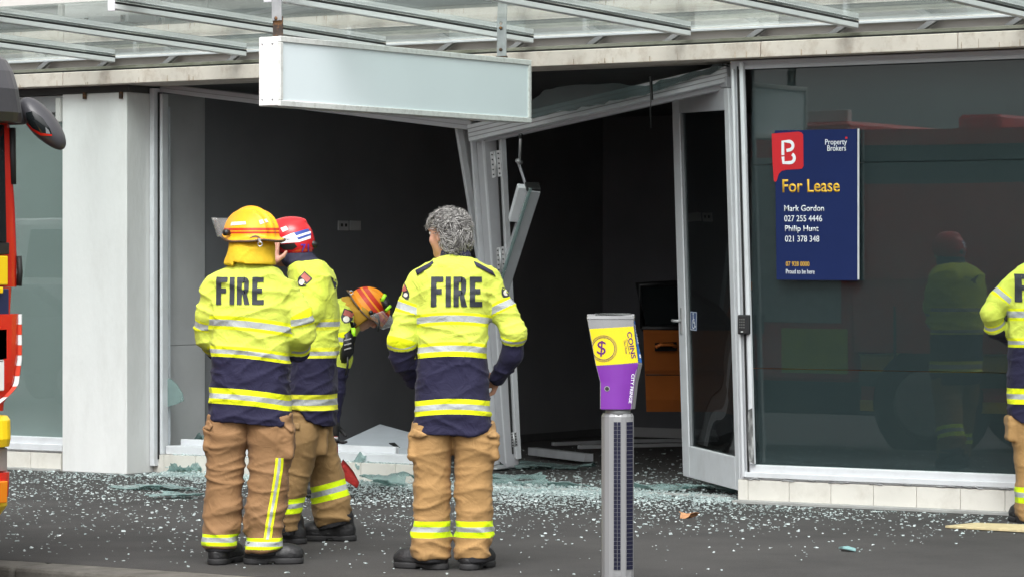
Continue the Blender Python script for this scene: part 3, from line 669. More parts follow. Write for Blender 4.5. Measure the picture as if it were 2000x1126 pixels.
rb = poly_bm([pxm(*p) for p in ((1512, 257), (1565, 254), (1571, 256), (1574, 260), (1574, 322), (1571, 327), (1564, 328), (1540, 329), (1531, 331), (1525, 337), (1521, 350), (1518, 353), (1515, 350), (1513, 310))])
eb = flat('emblem', rb, M_redb, LS, 0.0085)
def strip(pts, w):
    bm = bmesh.new(); L = []; R = []
    for i, p in enumerate(pts):
        a = Vector(pts[max(i - 1, 0)]); b = Vector(pts[min(i + 1, len(pts) - 1)]); d = (b - a).normalized(); nn = Vector((-d.y, d.x))
        L.append(bm.verts.new((p[0] + nn.x * w / 2, p[1] + nn.y * w / 2, 0))); R.append(bm.verts.new((p[0] - nn.x * w / 2, p[1] - nn.y * w / 2, 0)))
    for i in range(len(pts) - 1): bm.faces.new((L[i], R[i], R[i + 1], L[i + 1]))
    return bm
up_ = [(1534, 300), (1534, 273), (1546, 273)] + [(1546 + 8 * math.sin(a), 281.5 - 8.5 * math.cos(a)) for a in [math.radians(d) for d in range(15, 181, 15)]] + [(1541, 291)]
lo_ = [(1534, 303), (1535, 315), (1547, 315)] + [(1548 + 8.5 * math.sin(a), 306 + 9 * math.cos(a)) for a in [math.radians(d) for d in range(15, 151, 15)]]
bm = strip([pxm(*p) for p in up_], 0.021); merge_bm(bm, strip([pxm(*p) for p in lo_], 0.021)); flat('emblem_letter', bm, M_wht, eb, 0.0105)
def line(s, x0, x1, y0, y1, m, bold):
    a = pxm(x0, y1); b = pxm(x1, y0); bm = text_bm(s, b[0] - a[0], b[1] - a[1], bold)
    for v in bm.verts: v.co.x += a[0]; v.co.y += a[1]
    flat('lettering', bm, m, LS, 0.0085)
line('Property', 1617, 1659, 270, 284, M_wht, 0.0); line('Brokers', 1621, 1657, 282, 293, M_wht, 0.0)
flat('emblem', poly_bm([pxm(*p) for p in ((1656, 266), (1660, 266), (1660, 270), (1656, 270))]), M_redb, LS, 0.0085)
line('For Lease', 1532, 1644, 348, 374, M_yel, 0.014)
line('Mark Gordon', 1535, 1613, 399, 411, M_wht, 0.008); line('027 255 4446', 1535, 1609, 419, 431, M_wht, 0.0)
line('Philip Hunt', 1536, 1602, 439, 454, M_wht, 0.008); line('021 378 348', 1536, 1603, 459, 471, M_wht, 0.0)
line('07 928 0000', 1537, 1583, 510, 519, M_yel, 0.0); line('Proud to be here', 1537, 1593, 525, 534, M_wht, 0.0)
pm = box('edge_strip', LB1.x - 0.004, LB1.x + 0.003, 0.006, 0.018, LB0.z + 0.002, LB1.z - 0.002, M_aluw, LS, 0)

# ================================================================== parking meter
tM = 15.05; sM = tM / F
PM = thing('parking_meter', T(1205, tM), 'grey parking meter post with purple and yellow coin head', 'parking meter', rz=YAW)
def ml(px, py, y=0.0): return Vector(((px - 1205) * sM, y, CAMH + (HOR - py) * sM))
M_mgrey = mat('meter_grey', (0.27, 0.275, 0.28), 0.4, metal=0.3, var=0.06); M_msil = mat('meter_post', (0.26, 0.264, 0.27), 0.42, metal=0.35, var=0.06, stretch=(1, 1, .1), vscale=20)
M_mpur = mat('meter_purple', (0.15, 0.022, 0.27), 0.4, var=0.06); M_myel = mat('meter_yellow', (0.66, 0.53, 0.008), 0.4, var=0.02); M_mblu = mat('meter_blue', (0.02, 0.12, 0.42), 0.4)
M_mtop = mat('meter_solar', (0.02, 0.02, 0.025), 0.15)
def msec(py, xl, xm, xr, d=0.075):
    """outline of the head at one height: bowed front, narrow right side, back"""
    a, m_, r = ml(xl, py), ml(xm, py), ml(xr, py); z = a.z; w = m_.x - a.x; pts = []
    for k in range(7): 
        u = k / 6; pts.append((a.x + w * u, -d * (0.62 + 0.38 * math.sin(math.pi * (0.12 + 0.76 * u))), z))
    pts += [(r.x, -d * 0.25, z), (r.x, d * 0.7, z), (a.x + 0.02, d * 0.7, z), (a.x, d * 0.2, z)]
    return pts
def mloft(name, secs, m, parent, cap=True):
    bm = bmesh.new(); R = [[bm.verts.new(p) for p in s] for s in secs]; n = len(R[0])
    for a, b in zip(R, R[1:]):
        for k in range(n): bm.faces.new((a[k], a[(k + 1) % n], b[(k + 1) % n], b[k]))
    if cap: bm.faces.new(R[0][::-1]); bm.faces.new(R[-1])
    bmesh.ops.recalc_face_normals(bm, faces=bm.faces)
    return link(name, bm_mesh(bm), m, parent, local=True)
HD = mloft('head', [msec(797, 1172, 1232, 1240), msec(745, 1172, 1238, 1246), msec(710, 1163, 1245, 1254), msec(640, 1150, 1237, 1241), msec(622, 1147, 1236, 1239)], M_mgrey, PM)
top = mloft('cap', [msec(621.5, 1146, 1237, 1240, 0.078), [(p[0], p[1], ml(0, 616 if i < 7 else 613).z) for i, p in enumerate(msec(616, 1147, 1237, 1239, 0.077))]], M_mgrey, PM)
mloft('solar_panel', [[(p[0] * 0.8 + 0.002, p[1] * 0.7, ml(0, 616).z + (0.0015 if i < 7 else 0.009)) for i, p in enumerate(msec(616, 1150, 1235, 1238, 0.07))], [(p[0] * 0.8 + 0.002, p[1] * 0.7, ml(0, 616).z + (0.0035 if i < 7 else 0.0115)) for i, p in enumerate(msec(616, 1150, 1235, 1238, 0.07))]], M_mtop, top)
bvhH = BVHTree.FromPolygons([v.co for v in HD.data.vertices], [p.vertices for p in HD.data.polygons])
def mdec(name, pts, m, parent=HD, off=0.0015, bmx=None):
    bm = bmx if bmx is not None else poly_bm([(ml(*p).x, ml(*p).z) for p in pts])
    return decal(name, bm, (0, -0.3, 0), (1, 0, 0), (0, 0, 1), (0, 1, 0), bvhH, m, parent, off, 0.012)
yl = mdec('yellow_label', [(1151, 641), (1236, 636), (1245, 706), (1210, 709), (1164, 712)], M_myel)
pu = mdec('purple_wrap', [(1164.5, 713), (1210, 710), (1245.5, 707), (1241, 735), (1237, 760), (1233, 797), (1172.5, 797), (1173, 746)], M_mpur)
mdec('blue_label', [(1237.2, 626), (1239.4, 626), (1253, 707), (1246, 706)], M_mblu)
M_mink = mat('meter_ink', (0.07, 0.015, 0.08), 0.5)
cx, cz_ = ml(1178, 679).x, ml(1178, 679).z
bm = annulus_bm(cx, cz_, 21 * sM, 22.2 * sM); merge_bm(bm, annulus_bm(cx, cz_, 23.6 * sM, 24.2 * sM)); merge_bm(bm, annulus_bm(cx, cz_, 25.3 * sM, 25.9 * sM)); mdec('coin_rings', None, M_mink, yl, 0.003, bm)
def mtext(s, px, py, w, h, ang, m, bold, parent):
    bm = text_bm(s, w * sM, h * sM, bold); a = math.radians(ang); c_, s_ = math.cos(a), math.sin(a); o = ml(px, py)
    for v in bm.verts:
        x, y = v.co.x - w * sM / 2, v.co.y - h * sM / 2; v.co = Vector((o.x + x * c_ - y * s_, o.z + x * s_ + y * c_, 0))
    return mdec('lettering', None, m, parent, 0.003, bm)
M_dol = mat('dollar_purple', (0.09, 0.008, 0.13), 0.5)
mtext('$', 1174, 679, 17, 31, -4, M_dol, 0.0, yl)
mtext('COINS', 1232, 672, 52, 9.5, -80, M_dol, 0.02, yl)
mtext('Accepted At', 1225.5, 675, 30, 4, -80, M_mink, 0.0, yl); mtext('This Meter', 1220.5, 676, 28, 4, -80, M_mink, 0.0, yl)
mtext('CITY FRINGE', 1232.5, 757, 57, 6, -96, M_wht, 0.01, pu)
mtext('PAY HERE', 1242.5, 651, 38, 4.2, -79, M_wht, 0.02, HD)
mtext('i', 1249, 694, 8, 3, -79, M_wht, 0.02, HD)
bm = poly_bm(ring_pts(ml(1185, 757).x, ml(1185, 757).z, 5.2 * sM, 16)); lk = mdec('lock_ring', None, M_mgrey, pu, 0.003, bm)
bm = poly_bm(ring_pts(ml(1185, 757).x, ml(1185, 757).z, 3.8 * sM, 16)); mdec('lock', None, M_gask, pu, 0.0045, bm)
tube('neck', [ml(1207, 811), ml(1207, 796)], 0.058, M_mgrey, PM, 20, local=True)
def psec(py, g=0.0):
    z = ml(0, py).z; hw = 31.5 * sM + g; d = 0.062 + g; o = ml(1206.5, 0).x
    pts = [(-1, .35), (-.97, -.25), (-.82, -.62), (-.55, -.85), (-.2, -.97), (.2, -.97), (.55, -.86), (.82, -.65), (.98, -.3), (1, .35), (.8, .9), (-.8, .9)]
    return [(o + a * hw, b * d, z) for a, b in pts]
post = mloft('post', [psec(1161), psec(812), [(p[0], p[1], ml(0, 806).z) for p in psec(806, -0.006)]], M_msil, PM)
mloft('base_plate', [psec(1161.5, 0.03), psec(1156, 0.03)], M_mgrey, PM)
bvhP = BVHTree.FromPolygons([v.co for v in post.data.vertices], [p.vertices for p in post.data.polygons])
M_cell = mat('solar_cell', (0.012, 0.013, 0.03), 0.2, var=0.2); M_gridl = mat('solar_grid', (0.33, 0.34, 0.36), 0.5)
for x0, x1, n in ((1198, 1211.5, 2), (1222, 1234.5, 1)):
    y0, y1 = 814, 1118
    rc = poly_bm([(ml(a, b).x, ml(a, b).z) for a, b in ((x0 - .6, y1 + 4), (x1 + .6, y1 + 4), (x1 + .6, y0), (x0 - .6, y0))])
    so2 = decal('solar_strip', rc, (0, -.3, 0), (1, 0, 0), (0, 0, 1), (0, 1, 0), bvhP, M_msil, post, 0.002, 0.05)
    h = 8.0; k = 0
    while y0 + 8 + (k + 1) * h < y1:
        for j in range(n):
            a = x0 + (x1 - x0) * j / n + 0.45; b = x0 + (x1 - x0) * (j + 1) / n - 0.45; q = y0 + 8 + k * h
            decal('solar_cell', poly_bm([(ml(u, v).x, ml(u, v).z) for u, v in ((a, q + h - .8), (b, q + h - .8), (b, q), (a, q))]), (0, -.3, 0), (1, 0, 0), (0, 0, 1), (0, 1, 0), bvhP, M_cell, post, 0.0065, 0.05)
        k += 1
# ================================================================== people
YELF = (0.555, 0.635, 0.085); LIME = (0.70, 0.76, 0.005); LIMG = (0.62, 0.84, 0.0); SILV = (0.36, 0.385, 0.38); NAVY = (0.013, 0.012, 0.038)
BANDPOS = {}
def band_mat(name, stops, wr=0.9, rough=0.8, fold=0.5, silver=True):
    """stops: [(position 0..1, colour)] read along the float attribute 'band'"""
    m = bpy.data.materials.new(name); m.use_nodes = True; n = m.node_tree; b = n.nodes['Principled BSDF']
    at = n.nodes.new('ShaderNodeAttribute'); at.attribute_name = 'band'
    rp = n.nodes.new('ShaderNodeValToRGB'); cr = rp.color_ramp; cr.interpolation = 'CONSTANT'
    st = sorted(stops, key=lambda q: q[0]); N_ = len(st)
    cr.elements[0].position = 0.0; cr.elements[0].color = (*st[0][1], 1)
    cr.elements.remove(cr.elements[1])
    for i, (p, c) in enumerate(st[1:]):
        e = cr.elements.new((i + 1) / N_); e.color = (*c, 1)
    BANDPOS[m.name] = [q[0] for q in st]       # stripes are spread evenly over the ramp, see garment()
    n.links.new(at.outputs['Fac'], rp.inputs[0])
    tc = n.nodes.new('ShaderNodeTexCoord')
    nz = n.nodes.new('ShaderNodeTexNoise'); nz.inputs['Scale'].default_value = 5; nz.inputs['Detail'].default_value = 7
    n.links.new(tc.outputs['Object'], nz.inputs['Vector'])
    mr = n.nodes.new('ShaderNodeMapRange'); mr.inputs[1].default_value = 0.3; mr.inputs[2].default_value = 0.7; mr.inputs[3].default_value = 0.84; mr.inputs[4].default_value = 1.08
    n.links.new(nz.outputs['Fac'], mr.inputs[0])
    mu = n.nodes.new('ShaderNodeVectorMath'); mu.operation = 'MULTIPLY'; n.links.new(rp.outputs[0], mu.inputs[0]); n.links.new(mr.outputs[0], mu.inputs[1])
    n.links.new(mu.outputs[0], b.inputs['Base Color']); b.inputs['Roughness'].default_value = rough
    b.inputs['Sheen Weight'].default_value = 0.05; b.inputs['Specular IOR Level'].default_value = 0.3
    n1 = n.nodes.new('ShaderNodeTexNoise'); n1.inputs['Scale'].default_value = 14; n1.inputs['Detail'].default_value = 3; n1.inputs['Distortion'].default_value = 1.2
    n2 = n.nodes.new('ShaderNodeTexNoise'); n2.inputs['Scale'].default_value = 380
    n.links.new(tc.outputs['Object'], n1.inputs['Vector']); n.links.new(tc.outputs['Object'], n2.inputs['Vector'])
    b1 = n.nodes.new('ShaderNodeBump'); b1.inputs['Strength'].default_value = fold; b1.inputs['Distance'].default_value = 0.012
    b2 = n.nodes.new('ShaderNodeBump'); b2.inputs['Strength'].default_value = 0.35; b2.inputs['Distance'].default_value = 0.002
    n.links.new(n1.outputs['Fac'], b1.inputs['Height']); n.links.new(n2.outputs['Fac'], b2.inputs['Height']); n.links.new(b1.outputs[0], b2.inputs['Normal']); n.links.new(b2.outputs[0], b.inputs['Normal'])
    return m
M_skin = mat('skin', (0.50, 0.27, 0.19), 0.5, var=0.10, vscale=25, bump=0.1, bscale=200)
M_boot = mat('boot_leather', (0.012, 0.012, 0.013), 0.45, var=0.3, vscale=12, bump=0.35, bscale=70)
M_sole = mat('boot_sole', (0.016, 0.016, 0.017), 0.75, var=0.3)
M_cuff = mat('black_cuff', (0.010, 0.010, 0.012), 0.8, bump=0.3, bscale=90)
M_ink = mat('jacket_lettering', (0.018, 0.022, 0.030), 0.7, var=0.15, vscale=20, bump=0.2, bscale=60)
M_navyc = mat('navy_cloth', (0.017, 0.016, 0.040), 0.8, var=0.2, vscale=10, bump=0.4, bscale=30)
M_badge = mat('badge_dark', (0.02, 0.022, 0.03), 0.6); M_badger = mat('badge_red', (0.36, 0.09, 0.07), 0.6); M_badgew = mat('badge_white', (0.6, 0.58, 0.5), 0.6)
M_hy = band_mat('helmet_yellow', [(0, (0.80, 0.37, 0.008)), (0.494, (0.50, 0.035, 0.01)), (0.505, (0.80, 0.37, 0.008)), (0.509, (0.50, 0.035, 0.01)), (0.523, (0.80, 0.37, 0.008))], rough=0.35, fold=0.05)
M_hyo = band_mat('helmet_orange', [(0, (0.72, 0.24, 0.008)), (0.512, (0.48, 0.03, 0.01)), (0.54, (0.72, 0.24, 0.008)), (0.552, (0.48, 0.03, 0.01)), (0.582, (0.72, 0.24, 0.008))], rough=0.35, fold=0.05)
M_flap = mat('neck_flap_yellow', (0.62, 0.40, 0.010), 0.8, var=0.12, vscale=12, bump=0.6, bscale=22)
M_flapd = mat('neck_flap_mustard', (0.36, 0.20, 0.012), 0.8, var=0.12, vscale=12, bump=0.6, bscale=22)
M_hred = mat('helmet_red', (0.52, 0.015, 0.02), 0.25, var=0.05)
M_visor = glassmat('visor', (0.95, 0.95, 0.95), 0.9, milk=0.2, milkcol=(.55,.55,.55))
M_blk = mat('black_plastic', (0.012, 0.012, 0.013), 0.4)
M_brimd = mat('brim_brown', (0.10, 0.06, 0.03), 0.6)
M_refl = mat('reflective_white', (0.62, 0.60, 0.54), 0.4)
M_chrome = mat('buckle_steel', (0.6, 0.6, 0.6), 0.25, metal=0.9)
M_limep = mat('lime_plastic', (0.40, 0.85, 0.02), 0.4)

class Person:
    def __init__(s, px0, t, label):
        s.px0, s.t, s.k = px0, t, t / F
        s.root = thing('person', T(px0, t), label, 'person', rz=YAW)
    def p(s, px, py, dy=0.0):
        """photo pixel + depth offset towards / away from the viewer -> local point"""
        k = (s.t + dy) / F; x0 = (s.px0 - 1000) / F
        return np.array(((px - 1000) / F * (s.t + dy) - x0 * s.t, dy, CAMH + (HOR - py) * k))
    def z(s, py): return CAMH + (HOR - py) * s.k
    def secs(s, L, rows):
        out = []
        for r in L:
            py, xl, xr, ry = r[:4]; cy = r[4] if len(r) > 4 else 0.0; a = s.p(xl, py, cy); b = s.p(xr, py, cy)
            out.append((a[2], (a[0] + b[0]) / 2, cy, (b[0] - a[0]) / 2, ry))
        return out
    def ch(s, L): return [(*s.p(a, b, c), r) for a, b, c, r in L]
def bounds(secs, chains, pad=0.04):
    pts = [(c[1] - c[3], c[2] - c[4], c[0]) for c in secs] + [(c[1] + c[3], c[2] + c[4], c[0]) for c in secs]
    for ch in chains:
        for q in ch: pts += [tuple(np.array(q[:3]) - q[3]), tuple(np.array(q[:3]) + q[3])]
    P = np.array(pts); return P.min(0) - pad, P.max(0) + pad
def seg_dist(P, ch):
    """distance to a capsule chain and arc length along it"""
    best = np.full(len(P), 9.0); arc = np.zeros(len(P)); L0 = 0.0
    for a, b in zip(ch[:-1], ch[1:]):
        a_, b_ = np.array(a[:3]), np.array(b[:3]); ab = b_ - a_; L = np.linalg.norm(ab); tt = (P - a_) @ ab / L ** 2; t = np.clip(tt, 0, 1)
        d = np.linalg.norm(P - a_ - t[:, None] * ab, axis=1) - (a[3] + t * (b[3] - a[3])); u = L0 + (t if True else tt) * L
        w = d < best; best = np.where(w, d, best); arc = np.where(w, u, arc); L0 += L
    return best, arc
def folds(V, N, amp, fz, seed, diag=0.4, bias=None):
    """cloth creases: ridged noise stretched across the body"""
    q = np.stack([V[:, 0] * 5 + diag * V[:, 2] * 12, V[:, 1] * 5, V[:, 2] * fz + diag * V[:, 0] * 5], 1) + seed * 17.3
    q2 = np.stack([V[:, 0] * 7 - diag * V[:, 2] * 16, V[:, 1] * 7, V[:, 2] * fz * 1.3 - diag * V[:, 0] * 9], 1) + seed * 7.7
    warp = vnoise(V * 6 + seed)[:, None] * 1.4
    r1 = 1 - np.abs(2 * vnoise(q + warp) - 1); r2 = 1 - np.abs(2 * vnoise(q2 + warp) - 1)
    d = (r1 ** 3 + 0.7 * r2 ** 4) - 0.55 + 0.8 * (vnoise(V * 9 + seed * 3) - 0.5)
    if bias is not None: d = d * bias
    return V + N * (amp * d)[:, None]
def garment(name, fld, m, parent, regions, seed, amp=0.006, fz=16, diag=0.4, biasf=None, rl=2):
    """regions: list of (distance function, band function); each face takes the nearest region"""
    V, Fc = fld.mesh(); V = relax(V, Fc, rl); N = vnormals(V, Fc)
    if amp: V0 = V; V = folds(V, N, amp, fz, seed, diag, biasf(V) if biasf else None)
    else: V0 = V
    C = V0[Fc].mean(1); D = np.stack([r[0](C) for r in regions], 1); reg = D.argmin(1)
    me = np_mesh(name, V, Fc); band = np.zeros(Fc.shape)
    for i, r in enumerate(regions):
        w = reg == i
        if w.any(): band[w] = r[1](V0[Fc[w].ravel()]).reshape(-1, 4)
    if m.name in BANDPOS:
        ps = BANDPOS[m.name]; n_ = len(ps); xp = [ps[0]]; fp = [0.0]
        for i in range(1, n_):     # control points hug every stripe edge so that the ramp's limited resolution does not shift it
            lo_ = min(.003, .45 * (ps[i] - ps[i - 1])); hi_ = min(.003, .45 * ((ps[i + 1] if i + 1 < n_ else 1.2) - ps[i])); c_ = i / n_
            xp += [ps[i] - lo_, ps[i], ps[i] + hi_]; fp += [c_ - .4 / n_, c_, c_ + .4 / n_]
        band = np.interp(band, xp + [ps[-1] + 1], fp + [1 - .3 / n_])
    at = me.attributes.new('band', 'FLOAT', 'CORNER'); at.data.foreach_set('value', band.astype(np.float32).ravel())
    o = link(name, me, m, parent, local=True)
    o.data['bv'] = 0
    return o, BVHTree.FromPolygons([Vector(v) for v in V], Fc.tolist())
def stack_dist(secs):
    S = np.array(sorted(secs))
    def f(P):
        g = lambda i: np.interp(P[:, 2], S[:, 0], S[:, i]); rx, ry = g(3), g(4)
        return (np.sqrt(((P[:, 0] - g(1)) / rx) ** 2 + ((P[:, 1] - g(2)) / ry) ** 2) - 1) * np.minimum(rx, ry)
    return f
def stripes(pairs, base):
    """pairs: [(top, lime/silver break, silver/lime break, bottom)] as values growing upwards -> stops"""
    return pairs
def hand_prims(f, w, d, nrm, curl=0.6, sz=1.0, k=0.006):
    w, d, nrm = Vector(w), Vector(d).normalized(), Vector(nrm).normalized(); sd_ = d.cross(nrm).normalized(); nrm = sd_.cross(d).normalized()
    R = [tuple(sd_), tuple(d), tuple(nrm)]
    f.ell(w + d * 0.05 * sz, (0.042 * sz, 0.055 * sz, 0.02 * sz), R, k=0.012)
    for i in range(4):
        b = w + d * 0.088 * sz + sd_ * (i - 1.5) * 0.0205 * sz; L = (0.036, 0.042, 0.040, 0.031)[i] * sz; pts = [b - d * 0.02 * sz]; dd = d.copy(); p = b; pts.append(p)
        for j in range(3):
            ang = curl * (0.5 + 0.5 * j); dd = (dd * math.cos(ang * 0.7) + nrm * math.sin(ang * 0.7)).normalized() if j else (d * math.cos(curl * 0.5) + nrm * math.sin(curl * 0.5)).normalized()
            p = p + dd * L * (1, 0.72, 0.55)[j]; pts.append(p)
        f.chain([(*q, r * sz) for q, r in zip(pts, (0.0105, 0.0105, 0.0095, 0.0085, 0.0075))], k=k * 0.5)
    b = w + d * 0.03 * sz - sd_ * 0.035 * sz; q1 = b + (-sd_ * 0.7 + d * 0.6 + nrm * 0.3).normalized() * 0.038 * sz; q2 = q1 + (d * 0.8 - sd_ * 0.25 + nrm * 0.5).normalized() * 0.032 * sz
    f.chain([(*b, 0.014 * sz), (*q1, 0.0115 * sz), (*q2, 0.009 * sz)], k=k)
def head_prims(f, c, fw, up=(0, 0, 1)):
    c, fw, up = Vector(c), Vector(fw).normalized(), Vector(up).normalized(); r = fw.cross(up).normalized(); up = r.cross(fw).normalized()
    R = [tuple(r), tuple(fw), tuple(up)]; P = lambda a, b, e: c + r * a + fw * b + up * e
    f.ell(P(0, -0.010, 0.025), (0.076, 0.095, 0.095), R, k=0.02); f.ell(P(0, 0.030, -0.035), (0.060, 0.066, 0.085), R, k=0.03)
    f.ell(P(0, 0.070, -0.095), (0.025, 0.022, 0.020), R, k=0.02)
    f.chain([(*P(0, 0.092, 0.012), 0.009), (*P(0, 0.112, -0.024), 0.013)], k=0.012); f.ell(P(0, 0.102, -0.030), (0.017, 0.013, 0.010), R, k=0.008)
    f.ell(P(0, 0.086, 0.030), (0.052, 0.012, 0.010), R, k=0.015)
    f.ell(P(0, 0.092, -0.058), (0.024, 0.008, 0.006), R, k=0.004); f.ell(P(0, 0.090, -0.069), (0.021, 0.008, 0.006), R, k=0.004)
    for s in (-1, 1):
        f.ell(P(s * 0.032, 0.104, 0.012), (0.015, 0.014, 0.010), R, k=0, cut=True)
        f.ell(P(s * 0.078, -0.005, -0.008), (0.010, 0.018, 0.032), R, k=0.004); f.ell(P(s * 0.088, 0.000, -0.006), (0.005, 0.010, 0.020), R, k=0, cut=True)
        f.ell(P(s * 0.040, 0.060, -0.025), (0.022, 0.020, 0.022), R, k=0.02)
    return P
def eyes(person, P, fw):
    M_eye = mat('eye_white', (0.65, 0.62, 0.58), 0.2); M_iris = mat('iris', (0.05, 0.035, 0.02), 0.2)
    for s in (-1, 1):
        c = P(s * 0.032, 0.083, 0.012); bm = bmesh.new(); bmesh.ops.create_uvsphere(bm, u_segments=12, v_segments=8, radius=0.0115); bm.transform(Matrix.Translation(c)); e = link('eye', bm_mesh(bm), M_eye, person.body, local=True, smooth=True)
        c2 = P(s * 0.032, 0.0925, 0.012); bm = bmesh.new(); bmesh.ops.create_uvsphere(bm, u_segments=8, v_segments=6, radius=0.0045); bm.transform(Matrix.Translation(c2)); link('iris', bm_mesh(bm), M_iris, e, local=True, smooth=True)
def make_body(S, head, fw, neck, secs, arms, legs, hands, up=(0, 0, 1), spine=None, m=None):
    """one continuous figure under the clothes"""
    chains = [[(q[0], q[1], q[2], q[3] * 0.72) for q in a] for a in arms] + [[(q[0], q[1], q[2], q[3]) for q in l] for l in legs]
    hc = Vector(head); allp = [(*hc, 0.17)] + [(*Vector(a[-1][:3]), 0.24) for a in arms]
    lo, hi = bounds(secs or [], chains + [allp], 0.02); lo[2] = min(lo[2], 0.02)
    f = Field(lo, hi, 0.0062)
    if secs:
        lz = min(q[0] for q in secs); secs = [q if q[0] > lz else (lz + .22, *q[1:]) for q in secs]
        secs = [q for q in secs if q[0] >= lz + .22 - 1e-6]
    if secs: f.stack([(z, cx, cy, rx * 0.78, ry * 0.78) for z, cx, cy, rx, ry in secs], k=0.02)
    if spine: f.chain([(a, b, c, r * 0.8) for a, b, c, r in spine], k=0.04)
    for c_ in chains: f.chain(c_, k=0.03)
    P = head_prims(f, hc, fw, up); f.chain([(*neck, 0.060), (*P(0, -0.03, -0.06), 0.056)], k=0.025)
    for (a, d, n_, cu) in hands: hand_prims(f, a, d, n_, cu)
    V, Fc = f.mesh(); V = relax(V, Fc, 1); me = np_mesh('body', V, Fc)
    S.body = link('body', me, m or M_skin, S.root, local=True); eyes(S, P, fw); return P
def leg_chain(secs, boot):
    S = sorted(secs, reverse=True); pts = [(c[1], c[2], c[0], min(c[3], c[4]) * 0.75) for c in S]
    return pts[:-1] + [(pts[-1][0], pts[-1][1], pts[-1][2] + .03, .05), (boot[0], boot[1], 0.10, 0.03)]
def make_boot(S, x, y, d, sz=1.0, tan=False):
    sz *= .93
    d = Vector((d[0], d[1], 0)).normalized(); s_ = Vector((-d.y, d.x, 0)); R = [tuple(s_), tuple(d), (0, 0, 1)]; c = Vector((x, y, 0)) + d * .018 * sz; P = lambda a, b, e: c + (s_ * a + d * b) * sz + Vector((0, 0, e * sz))
    lo = np.array(c) - 0.30; hi = np.array(c) + 0.30; lo[2] = -0.02; hi[2] = 0.32
    f = Field(lo, hi, 0.006); f.chain([(*P(0, -0.045, 0.06), 0.056 * sz), (*P(0, -0.042, 0.135), 0.060 * sz)], k=0.02)
    f.ell(P(0, 0.06, 0.055), (0.050 * sz, 0.12 * sz, 0.060 * sz), R, k=0.04); f.ell(P(0, 0.135, 0.052), (0.053 * sz, 0.072 * sz, 0.053 * sz), R, k=0.03); f.ell(P(0, -0.065, 0.05), (0.045 * sz, 0.05 * sz, 0.06 * sz), R, k=0.02)
    f.clip_below(0.022); V, Fc = f.mesh(); V = relax(V, Fc, 1); N = vnormals(V, Fc); V = folds(V, N, 0.002, 30, 3); o = link('boot', np_mesh('boot', V, Fc), M_boot, S.root, local=True)
    f = Field(lo, hi, 0.006); f.ell(P(0, 0.125, 0.02), (0.060 * sz, 0.085 * sz, 0.08), R, k=0.02); f.chain([(*P(0, 0.10, 0.02), 0.052 * sz), (*P(0, -0.06, 0.02), 0.048 * sz)], k=0.02); f.ell(P(0, -0.06, 0.02), (0.054 * sz, 0.060 * sz, 0.08), R, k=0.02)
    f.clip_below(0.001); f.clip_above(0.033); f.rbox(P(0, 0.03, 0.0), (0.08, 0.018, 0.012), 0.003, R, cut=True); V, Fc = f.mesh(); link('sole', np_mesh('sole', V, Fc), M_sole, o, local=True)
    return o
def shield(S, px, py, dy, w, h, parent, bvh, tilt=0.0):
    """sleeve badge: dark shield, red upper field, pale crest"""
    c = S.p(px, py, dy); ex_ = Vector((math.cos(tilt), 0, math.sin(tilt))); ey_ = Vector((-math.sin(tilt), 0, math.cos(tilt))); o = Vector((c[0], -0.5, c[2]))
    a = decal('badge', poly_bm([(-w / 2, h * .5), (w / 2, h * .5), (w / 2, -h * .15), (w * .3, -h * .38), (0, -h * .5), (-w * .3, -h * .38), (-w / 2, -h * .15)]), o, ex_, ey_, (0, 1, 0), bvh, M_badge, parent, 0.003, 0.02)
    if a is None: return
    decal('badge_field', poly_bm([(-w * .4, h * .42), (w * .4, h * .42), (w * .4, h * .04), (-w * .4, h * .04)]), o, ex_, ey_, (0, 1, 0), bvh, M_badger, a if False else parent, 0.005, 0.02)
    decal('badge_crest', poly_bm(ring_pts(0, -h * .18, w * .27, 12)), o, ex_, ey_, (0, 1, 0), bvh, M_badgew, parent, 0.005, 0.02)
def fire_text(S, x0, x1, y0, y1, parent, bvh, dx=0.0):
    a, b = S.p(x0, y1, -0.2), S.p(x1, y0, -0.2); k = (S.t - 0.2) / S.t; a, b = S.p(x0, y1), S.p(x1, y0)
    w, h = b[0] - a[0], b[2] - a[2]; bm = bmesh.new(); sw = w * 0.085
    # block letters F I R E, drawn as polygons on a 0..1 grid
    def R(x, y, x2, y2, slant=0): merge_bm(bm, poly_bm([(x * w, y * h), (x2 * w, y * h), (x2 * w, y2 * h), (x * w, y2 * h)]))
    R(0, 0, .11, 1); R(.11, .82, .245, 1); R(.11, .42, .215, .60)
    R(.29, 0, .395, 1)
    R(.445, 0, .55, 1); R(.55, .82, .60, 1); R(.55, .38, .60, .55)
    merge_bm(bm, poly_bm([(.60 * w, 1 * h), (.665 * w, .96 * h), (.695 * w, .86 * h), (.695 * w, .54 * h), (.665 * w, .42 * h), (.60 * w, .38 * h), (.60 * w, .55 * h), (.592 * w, .62 * h), (.592 * w, .76 * h), (.60 * w, .82 * h)]))
    merge_bm(bm, poly_bm([(.565 * w, .38 * h), (.65 * w, .42 * h), (.715 * w, 0), (.60 * w, 0)]))
    R(.765, 0, .87, 1); R(.87, .82, 1, 1); R(.87, .42, .975, .59); R(.87, 0, 1.01, .18)
    bmesh.ops.remove_doubles(bm, verts=bm.verts, dist=1e-5)
    return decal('lettering', bm, (a[0], -0.5, a[2]), (1, 0, 0), (0, 0, 1), (0, 1, 0), bvh, M_ink, parent, 0.005, 0.014)
